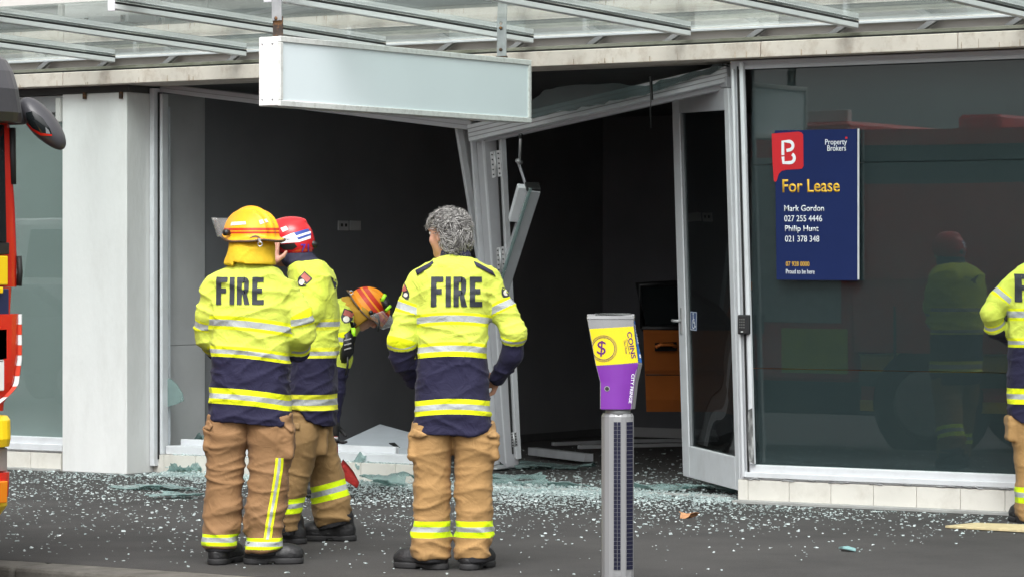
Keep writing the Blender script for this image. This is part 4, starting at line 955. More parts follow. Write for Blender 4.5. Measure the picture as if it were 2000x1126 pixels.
def torso_stops(S, rows, arm, base=YELF, lower=NAVY, lime=LIME):
    """rows: stripes as pixel rows (top, a, b, bottom); the first two lie on yellow, the last on navy. arm: list of (start, a, b, end) arc lengths, then where navy starts"""
    st = [(0.0, lower)]; z = lambda py: S.z(py) / 4
    r = rows[2]; st += [(z(r[3]), lime), (z(r[2]), SILV), (z(r[1]), lime), (z(r[0]), lower)]
    r = rows[1]; st += [(z(r[3]), lime), (z(r[2]), SILV), (z(r[1]), lime), (z(r[0]), base)]
    r = rows[0]; st += [(z(r[3]), lime), (z(r[2]), SILV), (z(r[1]), lime), (z(r[0]), base)]
    st += [(0.5, base)]
    for a, b, c, d in arm[0]: st += [(.5 + a / 4, lime), (.5 + b / 4, SILV), (.5 + c / 4, lime), (.5 + d / 4, base)]
    st += [(.5 + arm[1] / 4 + .0006, lower)]
    return st
def make_jacket(S, secs, arms, stops, hem, seed, slope=0.0, sag=0.0, amp=0.006, fz=14, k=0.035, n=2.5, h=0.0075, arm_tilt=0.0):
    lo, hi = bounds(secs, arms, 0.03); f = Field(lo, hi, h)
    f.stack(secs, k=0.0, n=n)
    for a in arms: f.chain(a, k=k)
    f.clip_below(hem) if False else None
    # the hem cuts the trunk only, sleeves keep their own length
    x = f.ax[0][:, None, None]; y = f.ax[1][None, :, None]; z = f.ax[2][None, None, :]; zf = hem(x, y)
    arm_d = np.full(f.d.shape, 9.0, np.float32)
    g = Field(lo, hi, h)
    for a in arms: g.chain(a, k=0)
    f.d = np.minimum(np.maximum(f.d, (zf - z)), np.where(g.d < 0.15, g.d, 9)).astype(np.float32)
    cx = np.mean([s[1] for s in secs]); rxm = max(s[3] for s in secs)
    td = stack_dist(secs)
    regs = [(td, lambda P: np.clip((P[:, 2] - slope * (P[:, 0] - cx) + sag * ((P[:, 0] - cx) / rxm) ** 2) / 4, 0, 0.49))]
    for a in arms: regs.append((lambda P, a=a: seg_dist(P, a)[0], lambda P, a=a: 0.5 + np.clip(seg_dist(P, a)[1] + arm_tilt * 0, 0, 1.9) / 4))
    m = band_mat('jacket_cloth', stops, fold=0.8)
    return garment('jacket', f, m, S.root, regs, seed, amp, fz, 0.45)
def make_trousers(S, legs, pockets, stripes_, col, seed, slopes=(0, 0), amp=0.007, cutz=(None, None), n=2.4):
    allsecs = [s for l in legs for s in l]; lo, hi = bounds(allsecs, [], 0.05); f = Field(lo, hi, 0.0075); ds = []
    for i, l in enumerate(legs):
        g = Field(lo, hi, 0.0075); g.stack(l, k=0, n=n)
        if slopes[i]:
            lz = min(s[0] for s in l); cx = [s[1] for s in l if s[0] == lz][0]; sl = slopes[i]
            g.clip_below(lambda x, y: lz + abs(sl) * 0.10 + sl * (x - cx))
        a, v = f.d, g.d; kk = 0.012; hh = np.clip(0.5 + 0.5 * (v - a) / kk, 0, 1); f.d = v * (1 - hh) + a * hh - kk * hh * (1 - hh)
        ds.append(stack_dist(l))
    for c, hf in pockets: f.rbox(c, hf, 0.018, k=0.012)
    st = [(0.0, col)]
    for i, rows in enumerate(stripes_):
        o = 0.0 if i == 0 else 0.5
        if i: st += [(0.5, col)]
        for r in rows: st += [(o + S.z(r[3]) / 4, LIMG), (o + S.z(r[2]) / 4, SILV), (o + S.z(r[1]) / 4, LIMG), (o + S.z(r[0]) / 4, col)]
    regs = []
    for i, l in enumerate(legs):
        cx = np.mean([s[1] for s in l]); zc = 0
        regs.append((ds[i], lambda P, i=i, cx=cx: np.clip((P[:, 2] - slopes[i] * (P[:, 0] - cx)) / 4, 0.0, 0.49) + (0.5 if i else 0)))
    for i, l in enumerate(legs):
        q = min(l); g = Field((q[1] - q[3] - .03, q[2] - q[4] - .03, q[0] - .06), (q[1] + q[3] + .03, q[2] + q[4] + .03, q[0] + .08), .0075)
        dz = abs(slopes[i]) * .10; g.stack([(q[0] - .022, q[1], q[2], q[3] * .93, q[4] * .93), (q[0] + .05 + dz, q[1], q[2], q[3] * .95, q[4] * .95)], k=0)
        if slopes[i]: g.clip_below(lambda x, y: q[0] - .022 + dz + slopes[i] * (x - q[1]))
        V, Fc = g.mesh(); V = relax(V, Fc, 1); link('trouser_cuff', np_mesh('cuff', V, Fc), M_cuff, S.root, local=True)
    m = band_mat('trouser_cloth', st, fold=0.6)
    zlo = min(s[0] for s in allsecs)
    return garment('trousers', f, m, S.root, regs, seed, amp, 17, 0.35, biasf=lambda V: 0.75 + 0.7 * np.exp(-((V[:, 2] - zlo) / 0.22) ** 2))
def fire_helmet(S, c, fw, up, mshell, mflap, seed, flap=None, patches=True, sz=1.0):
    """traditional helmet: domed shell with comb, brim longer at the back, visor pushed up, cloth neck flap"""
    c, fw, up = Vector(c), Vector(fw).normalized(), Vector(up).normalized(); r = fw.cross(up).normalized(); up = r.cross(fw).normalized(); R = [tuple(r), tuple(fw), tuple(up)]
    P = lambda a, b, e: c + (r * a + fw * b + up * e) * sz
    lo = np.array(c) - 0.26; hi = np.array(c) + 0.26; f = Field(lo, hi, 0.005)
    f.ell(P(0, 0, 0.0), (0.118 * sz, 0.142 * sz, 0.135 * sz), R, k=0)
    f.ell(P(0, 0.01, 0.055), (0.016 * sz, 0.130 * sz, 0.098 * sz), R, k=0.03)
    for s in (-1, 1): f.ell(P(s * 0.05, 0.0, 0.045), (0.012 * sz, 0.115 * sz, 0.078 * sz), R, k=0.03)
    x = f.ax[0][:, None, None] - c.x; y = f.ax[1][None, :, None] - c.y; z = f.ax[2][None, None, :] - c.z
    e = (x * up.x + y * up.y + z * up.z) / sz; bq = (x * fw.x + y * fw.y + z * fw.z) / sz; aq = (x * r.x + y * r.y + z * r.z) / sz
    f.d = np.maximum(f.d, (-0.005 - e)).astype(np.float32)
    # brim
    er = np.sqrt((aq / 0.138) ** 2 + ((bq + 0.012) / 0.172) ** 2); zb = 0.004 - 0.20 * np.maximum(0, -bq - 0.05) - 0.6 * np.maximum(0, np.abs(aq) - 0.09)
    br = np.maximum((er - 1) * 0.14, np.abs(e - zb) - 0.0065) * 0.8 * sz
    kk = 0.012; hh = np.clip(0.5 + 0.5 * (br - f.d) / kk, 0, 1); f.d = (br * (1 - hh) + f.d * hh - kk * hh * (1 - hh)).astype(np.float32)
    up_ = np.array(up); c_ = np.array(c)
    o, bvh = garment('helmet', f, mshell, S.root, [(lambda Q: np.zeros(len(Q)), lambda Q: np.clip(0.5 + ((Q - c_) @ up_) / sz - 0.02, 0, 0.99))], seed, amp=0.0, rl=1)
    # dark edging of the brim
    ed = []; 
    for k in range(41):
        a = 2 * math.pi * k / 40; A_, B_ = 0.140 * math.cos(a), 0.174 * math.sin(a) - 0.012; ed.append(P(A_, B_, 0.004 - 0.20 * max(0, -B_ - 0.05) - 0.6 * max(0, abs(A_) - 0.09)))
    bm = bmesh.new(); add_tube(bm, ed, 0.0065, 6); link('brim_edge', bm_mesh(bm), M_brimd, o, local=True, smooth=True)
    # visor shell pushed up over the front
    bm = bmesh.new(); rows = []
    for i in range(7):
        row = []
        for j in range(17):
            th = math.radians(-72 + 144 * j / 16); ph = i / 6; rad = 0.158 + 0.008 * ph; row.append(bm.verts.new(P(rad * math.sin(th), rad * math.cos(th) * 1.02 + 0.015 + 0.03 * ph, 0.0 + 0.095 * ph)))
        rows.append(row)
    for a, b in zip(rows, rows[1:]):
        for j in range(16): bm.faces.new((a[j], a[j + 1], b[j + 1], b[j]))
    rg = bmesh.ops.extrude_face_region(bm, geom=list(bm.faces))
    for g_ in rg['geom']:
        if isinstance(g_, bmesh.types.BMVert): g_.co += (g_.co - c).normalized() * 0.003
    link('visor', bm_mesh(bm), M_visor, o, local=True, smooth=True)
    for s in (-1, 1):
        bm = bmesh.new(); add_tube(bm, [P(s * 0.120, 0.05, 0.02), P(s * 0.146, 0.055, 0.02)], 0.016 * sz, 12); link('visor_pivot', bm_mesh(bm), M_blk, o, local=True, smooth=True)
    return o, bvh, P
# ------------------------------------------------------------------ grey-haired man in the middle, hands at his hips
def buckle(S, name, c, r, m, parent, n=14, thick=0.003, plane='xz'):
    pts = [Vector(c) + Vector((r * math.cos(a), 0, r * math.sin(a))) for a in [2 * math.pi * k / n for k in range(n + 1)]]
    bm = bmesh.new(); add_tube(bm, pts, thick, 6); return link(name, bm_mesh(bm), m, parent, local=True, smooth=True)
S = Person(880, 16.33, 'grey-haired bareheaded firefighter seen from behind, hands at hips, beside the parking meter')
ts = S.secs([(498, 862, 912, .065), (508, 842, 930, .085), (518, 822, 948, .105), (532, 808, 962, .118), (555, 808, 966, .128), (590, 812, 962, .135), (630, 817, 956, .138), (690, 817, 953, .138), (740, 813, 956, .142), (800, 810, 958, .15), (860, 803, 966, .158)], 0)
aL = S.ch([(818, 552, 0, .063), (798, 610, 0, .063), (784, 665, -.01, .061), (785, 700, .03, .054), (806, 738, .13, .046)])
aR = S.ch([(956, 550, 0, .063), (982, 605, 0, .063), (1003, 648, -.01, .060), (1000, 690, .03, .053), (972, 738, .12, .046)])
hz = lambda x, y: S.z(848) + 0.055 * np.clip(np.abs(x - S.p(884, 0)[0]) / 0.195, 0, 1.2) ** 6
st = torso_stops(S, [(609, 614, 627, 633), (667, 672, 684, 694), (776, 786, 797, 806)], ([(.105, .118, .152, .165), (.292, .302, .318, .328)], .330))
jk, bv = make_jacket(S, ts, [aL, aR], st, hz, 1, sag=0.02, amp=.0095)
fire_text(S, 843, 941, 540, 598, jk, bv)
shield(S, 991, 566, 0, 0.055, 0.085, jk, bv, -0.5); shield(S, 791, 570, 0, 0.04, 0.085, jk, bv, 0.45)
for pts in ([(812, 528), (838, 515), (846, 509), (848, 514), (838, 523), (816, 538)], [(925, 510), (938, 516), (962, 529), (968, 540), (958, 535), (930, 520)]):
    decal('epaulette', poly_bm([(S.p(*q)[0], S.p(*q)[2]) for q in pts]), (0, -.6, 0), (1, 0, 0), (0, 0, 1), (0, 1, 0), bv, M_navyc, jk, 0.004, 0.02, 0.004)
f = Field(*bounds(S.secs([(483, 862, 918, .06), (506, 858, 918, .07)], 0), [], 0.02), 0.005); f.stack(S.secs([(483, 864, 916, .062, .0), (490, 861, 918, .068), (506, 858, 920, .074)], 0), k=0)
garment('collar', f, mat('collar_navy', (0.022, 0.020, 0.055), 0.8, bump=0.4, bscale=40), S.root, [(lambda P: np.zeros(len(P)), lambda P: np.zeros(len(P)))], 2, amp=0.003)
for k in range(15):
    q = S.p(862 + k * 3.8, 494 - 3.2 * math.sin(math.pi * k / 14), -0.062 * math.sin(math.pi * (k + 1.5) / 17) - 0.008); bm = bmesh.new(); bmesh.ops.create_cube(bm, size=1, matrix=Matrix.Translation(Vector(q)) @ Matrix.Diagonal((0.006, 0.006, 0.009, 1))); link('zip_tooth', bm_mesh(bm), M_blk, jk, local=True)
TAN = (0.34, 0.20, 0.078); TANB = (0.255, 0.142, 0.064); TAND = (0.255, 0.158, 0.064)
lL = S.secs([(822, 806, 886, .12), (850, 803, 886, .125), (880, 803, 884, .12), (905, 806, 880, .105), (960, 808, 880, .10), (1030, 805, 881, .095), (1088, 807, 875, .098)], 0)
lR = S.secs([(822, 882, 964, .12), (850, 882, 968, .125), (880, 885, 969, .12), (905, 888, 964, .105), (960, 888, 962, .10), (1030, 889, 963, .095), (1088, 891, 958, .098)], 0)
pk = [(S.p(812, 871, .0), (.036, .085, .068)), (S.p(960, 871, .0), (.036, .085, .068))]
tr, bt = make_trousers(S, [lL, lR], pk, [[(1015, 1026, 1036, 1047)], [(1015, 1026, 1036, 1047)]], TAN, 5, amp=0.010)
for pts in ([(803, 833), (822, 838), (836, 846), (822, 853), (800, 848)], [(950, 846), (962, 836), (974, 844), (970, 852), (956, 852)]):
    decal('pocket_flap', poly_bm([(S.p(*q)[0], S.p(*q)[2]) for q in pts]), (0, -.6, 0), (1, 0, 0), (0, 0, 1), (0, 1, 0), bt, mat('flap_tan', TAN, 0.8, var=.15, bump=.4, bscale=30), tr, 0.004, 0.02, 0.006)
make_boot(S, *S.p(842, 1100)[:2], (-.85, .45)); make_boot(S, *S.p(924, 1100)[:2], (.4, .9))
hc = S.p(875, 458, 0.02); fwm = (-.76, .65, -.06)
make_body(S, hc, fwm, S.p(888, 510, 0), ts, [aL, aR], [leg_chain(lL, S.p(842, 1100)), leg_chain(lR, S.p(924, 1100))], [(aL[-1][:3], (.75, .6, -.2), (.5, -.4, -.3), .7), (aR[-1][:3], (-.75, .6, -.2), (-.5, -.4, -.3), .7)])
# curly grey hair: a cap with many short curled locks
hcv = Vector(hc); fv = Vector(fwm).normalized(); rv = fv.cross(Vector((0, 0, 1))).normalized(); uv_ = rv.cross(fv)
f = Field(np.array(hc) - 0.19, np.array(hc) + 0.19, 0.005); R_ = [tuple(rv), tuple(fv), tuple(uv_)]; HP = lambda a, b, e: hcv + rv * a + fv * b + uv_ * e
f.ell(HP(0, -0.012, 0.036), (0.090, 0.108, 0.090), R_, k=0); f.ell(HP(0, -0.055, -0.03), (0.075, 0.062, 0.085), R_, k=0.03)
x = f.ax[0][:, None, None] - hcv.x; y = f.ax[1][None, :, None] - hcv.y; z = f.ax[2][None, None, :] - hcv.z
bq = x * fv.x + y * fv.y + z * fv.z; eq = x * uv_.x + y * uv_.y + z * uv_.z
f.d = np.maximum(f.d, np.minimum(bq - 0.0, 0.062 - eq) * 0.8 + np.maximum(0, bq - 0.02) * 0).astype(np.float32)
f.d = np.maximum(f.d, (-0.100 - eq)).astype(np.float32)
f.ell(HP(-0.085, 0.004, -0.012), (0.034, 0.026, 0.042), R_, k=0, cut=True)
V, Fc = f.mesh(); V = relax(V, Fc, 2); N = vnormals(V, Fc); V2 = V + N * ((vnoise(V * 45) - 0.4) * 0.016)[:, None]
M_hair = mat('grey_hair', (0.13, 0.125, 0.12), 0.6, var=0.45, vscale=40, bump=0.6, bscale=120)
hair = link('hair', np_mesh('hair', V2, Fc), M_hair, S.root, local=True)
pick = RNG.choice(len(V), 2200, replace=False)
def locks(pick, shade):
    vs = []; fs = []
    for i in pick:
        p = V[i]; n_ = N[i]; dn = np.array((0, 0, -1.0)); sw = np.array([vnoise(p[None] * 22 + 3)[0], vnoise(p[None] * 22 + 40)[0], vnoise(p[None] * 22 + 90)[0]]) - .5; tg = .35 * (dn - n_ * (dn @ n_)) + sw * 3.2 + RNG.normal(0, 0.16, 3); tg -= n_ * (tg @ n_); tg /= max(np.linalg.norm(tg), 1e-6); bt_ = np.cross(n_, tg)
        L = RNG.uniform(0.03, 0.06); R0 = RNG.uniform(0.004, 0.010); ph = RNG.uniform(0, 6.28); w = RNG.uniform(0.0018, 0.0036); base = len(vs); sg = 7; turn = RNG.uniform(1.6, 3.2) * RNG.choice((-1, 1))
        for s in range(sg):
            u = s / (sg - 1); c = p + tg * (L * u) + bt_ * (R0 * math.sin(ph + turn * u)) + n_ * (0.002 + R0 * (0.5 + math.cos(ph + turn * u))); ww = w * (1 - 0.75 * u)
            for q in (bt_, n_ * 0.8 + tg * 0.2, -bt_ - n_ * 0.5): vs.append(c + q * ww)
        for s in range(sg - 1):
            for a in range(3): fs.append((base + s * 3 + a, base + s * 3 + (a + 1) % 3, base + s * 3 + 3 + (a + 1) % 3, base + s * 3 + 3 + a))
    return np_mesh('locks', np.array(vs), np.array(fs))
for j, (cl, sl_) in enumerate((((0.27, 0.265, 0.25), pick[:800]), ((0.12, 0.115, 0.11), pick[800:1600]), ((0.44, 0.43, 0.41), pick[1600:]))):
    o = link('hair_locks', locks(sl_, 0), mat('hair_tone_%d' % j, cl, 0.5, var=0.2, vscale=30), hair, local=True); o['kind'] = 'stuff'

# ------------------------------------------------------------------ firefighter at left with yellow helmet
S = Person(490, 16.62, 'firefighter in yellow helmet with cloth neck flap, seen from behind at left near the kerb')
ts = S.secs([(512, 456, 520, .065), (524, 436, 542, .09), (540, 416, 560, .112), (565, 406, 572, .128), (610, 409, 570, .138), (650, 413, 567, .142), (700, 415, 566, .145), (760, 411, 567, .15), (840, 404, 574, .16)], 0)
aL = S.ch([(418, 572, 0, .062), (407, 615, .0, .062), (406, 655, .05, .060), (424, 686, .20, .052), (452, 688, .32, .046)])
aR = S.ch([(560, 570, 0, .064), (584, 615, 0, .064), (589, 652, .02, .063), (580, 682, .14, .057), (556, 688, .30, .046)])
xh = S.p(490, 0)[0]
hz = lambda x, y: S.z(826) - 0.022 * np.clip((x - xh) / 0.2, -1, 1) + 0.085 * np.clip((x - xh) / 0.215, 0, 1.2) ** 7
st = torso_stops(S, [(619, 626, 639, 645), (678, 683, 692, 698), (759, 770, 780, 790)], ([(.125, .135, .168, .178), (.30, .31, .33, .345)], .345))
jk, bv = make_jacket(S, ts, [aL, aR], st, hz, 11, slope=-0.10, sag=0.012, amp=0.012)
fire_text(S, 426, 518, 541, 594, jk, bv)
lL = S.secs([(806, 402, 488, .12), (850, 400, 486, .125), (885, 403, 480, .115), (910, 404, 478, .11), (960, 401, 475, .10), (1030, 398, 468, .095), (1067, 399, 462, .098)], 0)
lR = S.secs([(806, 484, 570, .12), (850, 483, 572, .125), (885, 484, 570, .115), (910, 485, 566, .11), (960, 482, 562, .10), (1030, 479, 552, .095), (1074, 479, 545, .098)], 0)
pk = [(S.p(413, 855, .0), (.036, .09, .065)), (S.p(560, 862, -.02), (.038, .085, .085))]
tr, bt = make_trousers(S, [lL, lR], pk, [[(1041, 1046, 1056, 1062)], [(1048, 1054, 1064, 1069)]], TANB, 15, amp=0.013)
M_tlim = mat('tape_lime', LIME, 0.6, var=.05); M_tsil = mat('tape_silver', SILV, 0.4, var=.12, vscale=30); M_flb = mat('flap_brown', TANB, 0.8, var=.15, bump=.4, bscale=30)
sp = [(549, 891), (546, 920), (541, 950), (535, 985), (529, 1020), (525, 1050)]
for w, m_, of in ((7.5, M_tlim, .003), (2.6, M_tsil, .005)):
    P2 = [(S.p(a - w, b)[0], S.p(a - w, b)[2]) for a, b in sp] + [(S.p(a + w, b)[0], S.p(a + w, b)[2]) for a, b in sp[::-1]]
    decal('leg_tape', poly_bm(P2), (0, -.6, 0), (1, 0, 0), (0, 0, 1), (0, 1, 0), bt, m_, tr, of, 0.02)
for pts in ([(398, 822), (412, 818), (420, 828), (414, 838), (397, 832)], [(546, 808), (560, 805), (574, 822), (579, 836), (572, 842), (556, 828)]):
    decal('pocket_flap', poly_bm([(S.p(*q)[0], S.p(*q)[2]) for q in pts]), (0, -.6, 0), (1, 0, 0), (0, 0, 1), (0, 1, 0), bt, M_flb, tr, 0.004, 0.02, 0.006)
make_boot(S, *S.p(432, 1090)[:2], (.35, .9)); b_ = make_boot(S, *S.p(512, 1090)[:2], (.97, .10))
hc = S.p(492, 462, 0.03); fw = (-.72, .69, -.05)
make_body(S, hc, fw, S.p(490, 520, 0), ts, [aL, aR], [leg_chain(lL, S.p(432, 1090)), leg_chain(lR, S.p(512, 1090))], [(aL[-1][:3], (.5, .8, .1), (.4, -.4, -.6), .7), (aR[-1][:3], (-.5, .8, .1), (-.4, -.4, -.6), .7)])
hm, bh, HP = fire_helmet(S, S.p(491, 462, 0.03), (-.80, .58, .0), (.06, -.05, 1), M_hy, M_flap, 1)
for pts in ([(453, 434), (482, 433), (483, 439), (451, 441)], [(508, 431), (522, 428), (526, 434), (511, 439)]):
    decal('reflective_patch', poly_bm([(S.p(*q)[0], S.p(*q)[2]) for q in pts]), (0, -.6, 0), (1, 0, 0), (0, 0, 1), (0, 1, 0), bh, M_refl, hm, .002, .02)
decal('moustache_sticker', poly_bm([(S.p(*q)[0], S.p(*q)[2]) for q in ((490, 466), (497, 461), (502, 460), (507, 461), (514, 466), (506, 465), (502, 464), (497, 465))]), (0, -.6, 0), (1, 0, 0), (0, 0, 1), (0, 1, 0), bh, M_brimd, hm, .002, .02)
bk = S.p(507, 472, -0.17); buckle(S, 'buckle_ring', S.p(508, 477, -0.175), 0.011, M_chrome, hm)
bm = bmesh.new(); add_bar(bm, S.p(505, 466, -.168), S.p(508, 474, -.176), 0.016, 0.006); link('buckle', bm_mesh(bm), M_chrome, hm, local=True)
f = Field(*bounds(S.secs([(468, 446, 535, .11, .02), (520, 438, 538, .13, .02)], 0), [], .03), .006)
f.stack(S.secs([(466, 450, 532, .105, .02), (480, 446, 536, .118, .015), (495, 443, 537, .125, .01), (510, 439, 538, .128, .005), (521, 437, 538, .128, .005)], 0), k=0)
f.clip_below(lambda x, y: S.z(517) + 0.02 * ((x - xh) / 0.12) * (x < xh) * -1 - 0.018 * (x < xh - 0.08))
garment('neck_flap', f, M_flap, S.root, [(lambda P: np.zeros(len(P)), lambda P: np.zeros(len(P)))], 3, amp=0.006, fz=8)

# ------------------------------------------------------------------ firefighter in red helmet, in profile behind him
S = Person(620, 17.93, 'firefighter in red helmet standing in profile behind the yellow-helmeted firefighter at left')
ts = S.secs([(508, 566, 628, .09), (518, 562, 640, .15), (532, 562, 650, .185), (560, 564, 657, .20), (620, 568, 661, .205), (690, 568, 660, .205), (760, 564, 657, .205), (840, 560, 655, .21)], 0)
aN = S.ch([(618, 556, -.15, .070), (604, 610, -.19, .066), (585, 650, -.18, .060), (552, 600, -.16, .052), (537, 540, -.10, .045)])
aF = S.ch([(610, 556, .16, .068), (596, 620, .18, .064), (575, 660, .12, .058), (548, 640, .0, .05)])
xh = S.p(640, 0)[0]
hz = lambda x, y: S.z(830) + 0.06 * np.clip((xh - x) / 0.12, 0, 1.2) ** 2
st = torso_stops(S, [(622, 627, 637, 643), (677, 684, 692, 697), (768, 777, 789, 799)], ([(.20, .21, .24, .25), (.30, .31, .33, .345)], .345), base=(0.55, 0.64, 0.07), lime=(0.68, 0.70, 0.03))
jk, bv = make_jacket(S, ts, [aN, aF], st, hz, 21, amp=0.010)
shield(S, 593, 547, -.2, 0.06, 0.08, jk, bv, -0.75)
lL = S.secs([(770, 576, 632, .10, -.05), (800, 568, 630, .11, -.07), (850, 562, 624, .12, -.1), (900, 559, 614, .11, -.1), (950, 556, 600, .1, -.1), (1000, 552, 588, .095, -.1), (1040, 548, 582, .095, -.1)], 0)
lR = S.secs([(770, 584, 644, .10, .05), (800, 586, 649, .12, .08), (840, 592, 650, .12, .1), (880, 600, 658, .11, .1), (930, 605, 674, .1, .1), (980, 611, 685, .098, .1), (1028, 617, 692, .1, .1)], 0)
tr, bt = make_trousers(S, [lL, lR], [(S.p(622, 862, -.10), (.05, .04, .075))], [[(968, 977, 986, 996)], [(946, 957, 968, 980)]], TAND, 25, slopes=(0.12, 0.26), amp=0.010)
decal('pocket_flap', poly_bm([(S.p(*q)[0], S.p(*q)[2]) for q in ((577, 822), (590, 822), (590, 834), (577, 834))]), (0, -.8, 0), (1, 0, 0), (0, 0, 1), (0, 1, 0), bt, mat('flap_dark', TAND, 0.8, var=.15), tr, 0.004, 0.02, 0.006)
bxr = S.p(662, 1050, .1); bxl = S.p(566, 1050, -.1)
make_boot(S, *bxr[:2], (-1, .05), 1.04); make_boot(S, *bxl[:2], (-1, .1), 1.0)
M_trimb = M_cuff
hc = S.p(564, 476, 0); fw = (-.86, .42, -.12)
hw = S.p(530, 512, -.12); 
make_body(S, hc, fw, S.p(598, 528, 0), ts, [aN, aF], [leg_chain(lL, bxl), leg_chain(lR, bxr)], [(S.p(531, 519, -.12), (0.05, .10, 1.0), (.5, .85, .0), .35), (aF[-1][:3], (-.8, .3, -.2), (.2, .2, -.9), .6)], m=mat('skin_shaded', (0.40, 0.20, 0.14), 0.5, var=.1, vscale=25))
# red helmet: round shell, white and blue stripes, side visor
c = Vector(S.p(566, 464, 0)); fv = Vector((-.93, .36, -.05)).normalized(); uv_ = Vector((-.10, 0, 1)).normalized(); rv = fv.cross(uv_).normalized(); uv_ = rv.cross(fv); R_ = [tuple(rv), tuple(fv), tuple(uv_)]; HP = lambda a, b, e: c + rv * a + fv * b + uv_ * e
f = Field(np.array(c) - .2, np.array(c) + .2, .005); f.ell(HP(0, -0.005, 0.0), (.112, .128, .112), R_, k=0); f.ell(HP(0, -.055, -.045), (.098, .078, .068), R_, k=.03); f.ell(HP(0, 0.0, 0.09), (.04, .10, .02), R_, k=.02)
x = f.ax[0][:, None, None] - c.x; y = f.ax[1][None, :, None] - c.y; z = f.ax[2][None, None, :] - c.z; eq = x * uv_.x + y * uv_.y + z * uv_.z; bq = x * fv.x + y * fv.y + z * fv.z
f.d = np.maximum(f.d, (-0.098 + 0.30 * np.maximum(0, bq + .02) - eq)).astype(np.float32)
V, Fc = f.mesh(); V = relax(V, Fc, 2); me = np_mesh('helmet', V, Fc); hm = link('helmet', me, M_hred, S.root, local=True); bh = BVHTree.FromPolygons([Vector(v) for v in V], Fc.tolist())
def hd(name, pts, m_, of=.002): return decal(name, poly_bm([(S.p(*q)[0], S.p(*q)[2]) for q in pts]), (0, -.6, 0), (1, 0, 0), (0, 0, 1), (0, 1, 0), bh, m_, hm, of, .02)
hd('side_panel', [(549, 466), (573, 456), (590, 452), (608, 452), (608, 466), (588, 473), (548, 476)], M_wht)
M_hbl = mat('helmet_blue', (0.03, 0.07, 0.32), .4)
hd('stripe', [(577, 455), (603, 447), (606, 452), (581, 461)], M_hbl, .003); hd('stripe', [(582, 465), (608, 456), (608, 460), (586, 469)], M_hbl, .003)
hd('side_visor', [(546, 478), (578, 475), (583, 482), (574, 488), (556, 488)], M_blk); hd('reflective_patch', [(550, 446), (561, 442), (566, 449), (555, 454)], M_refl)
def htext(s, x0, x1, y0, y1, m_, bold, rot=0.0):
    a, b = S.p(x0, y1), S.p(x1, y0); bm = text_bm(s, b[0] - a[0], b[2] - a[2], bold)
    for v in bm.verts: v.co.x += a[0]; v.co.y += a[2] + rot * v.co.x * 0 
    decal('lettering', bm, (0, -.6, 0), (1, 0, 0), (0, 0, 1), (0, 1, 0), bh, m_, hm, .004, .02)
htext('71', 590, 605, 477, 492, mat('number_purple', (0.10, 0.03, 0.35), .5), .02); htext('Dräger', 557, 571, 465, 470, M_ink, 0.0)
bm = bmesh.new(); add_tube(bm, [S.p(608, 474, -.05), S.p(618, 480, -.03)], .016, 10); link('adjuster_knob', bm_mesh(bm), M_blk, hm, local=True, smooth=True)
f = Field(*bounds(S.secs([(490, 545, 612, .1), (532, 548, 640, .12)], 0), [], .03), .006); f.stack(S.secs([(492, 552, 610, .10), (503, 548, 618, .105), (515, 552, 632, .11), (526, 566, 636, .11), (532, 572, 628, .10)], 0), k=0)
nf, bn = garment('neck_flap', f, M_navyc, S.root, [(lambda P: np.zeros(len(P)), lambda P: np.zeros(len(P)))], 23, amp=0.005, fz=10)
a, b = S.p(600, 519), S.p(616, 512); bm = text_bm('Dräger', b[0] - a[0], b[2] - a[2], 0)
for v in bm.verts: v.co.x += a[0]; v.co.y += a[2]
decal('lettering', bm, (0, -.6, 0), (1, 0, 0), (0, 0, 1), (0, 1, 0), bn, M_wht, nf, .004, .02)
decal('shoulder_patch', poly_bm([(S.p(*q)[0], S.p(*q)[2]) for q in ((648, 540), (656, 546), (660, 566), (656, 568))]), (0, -.6, 0), (1, 0, 0), (0, 0, 1), (0, 1, 0), bv, M_ink, jk, .004, .02)

# ------------------------------------------------------------------ firefighter bending over the plinth with a shovel
S = Person(625, 21.5, 'firefighter in orange-yellow helmet bending down over broken glass with a red shovel')
sp = S.ch([(592, 790, .05, .17), (600, 730, .03, .175), (625, 670, .02, .18), (655, 632, .0, .165), (676, 616, 0, .11)])
aN = S.ch([(668, 618, -.14, .075), (672, 655, -.17, .068), (668, 700, -.16, .060), (656, 770, -.14, .052), (651, 822, -.12, .042)])
aF = S.ch([(662, 625, .15, .07), (668, 670, .16, .062), (660, 720, .12, .055), (654, 755, .0, .045)])
lo, hi = bounds([], [sp, aN, aF], .03); f = Field(lo, hi, .0085); f.chain(sp, k=.03)
for a in (aN, aF): f.chain(a, k=.025)
f.clip_below(lambda x, y: S.z(850) + 0 * x)
st = [(0, YELF)] + [(.5, YELF), (.5 + .30 / 4, LIME), (.5 + .31 / 4, SILV), (.5 + .345 / 4, LIME), (.5 + .36 / 4, YELF), (.5 + .395 / 4, NAVY)]
st = [(0, NAVY), (.10, LIME), (.105, SILV), (.112, LIME), (.118, NAVY), (.16, LIME), (.165, SILV), (.172, LIME), (.178, (0.5, .58, .07)), (.25, (0.5, .58, .07)), (.5, (.5, .58, .07)), (.53, LIME), (.533, SILV), (.541, LIME), (.545, (.5, .58, .07)), (.582, NAVY)]
jk, bv = garment('jacket', f, band_mat('jacket_cloth', st), S.root, [(lambda P: seg_dist(P, sp)[0], lambda P: seg_dist(P, sp)[1] / 2.6), (lambda P: seg_dist(P, aN)[0] - .01, lambda P: .5 + seg_dist(P, aN)[1] / 4), (lambda P: seg_dist(P, aF)[0], lambda P: .5 + seg_dist(P, aF)[1] / 4)], 31, .008, 14)
shield(S, 678, 618, -.2, .075, .09, jk, bv, -.35)
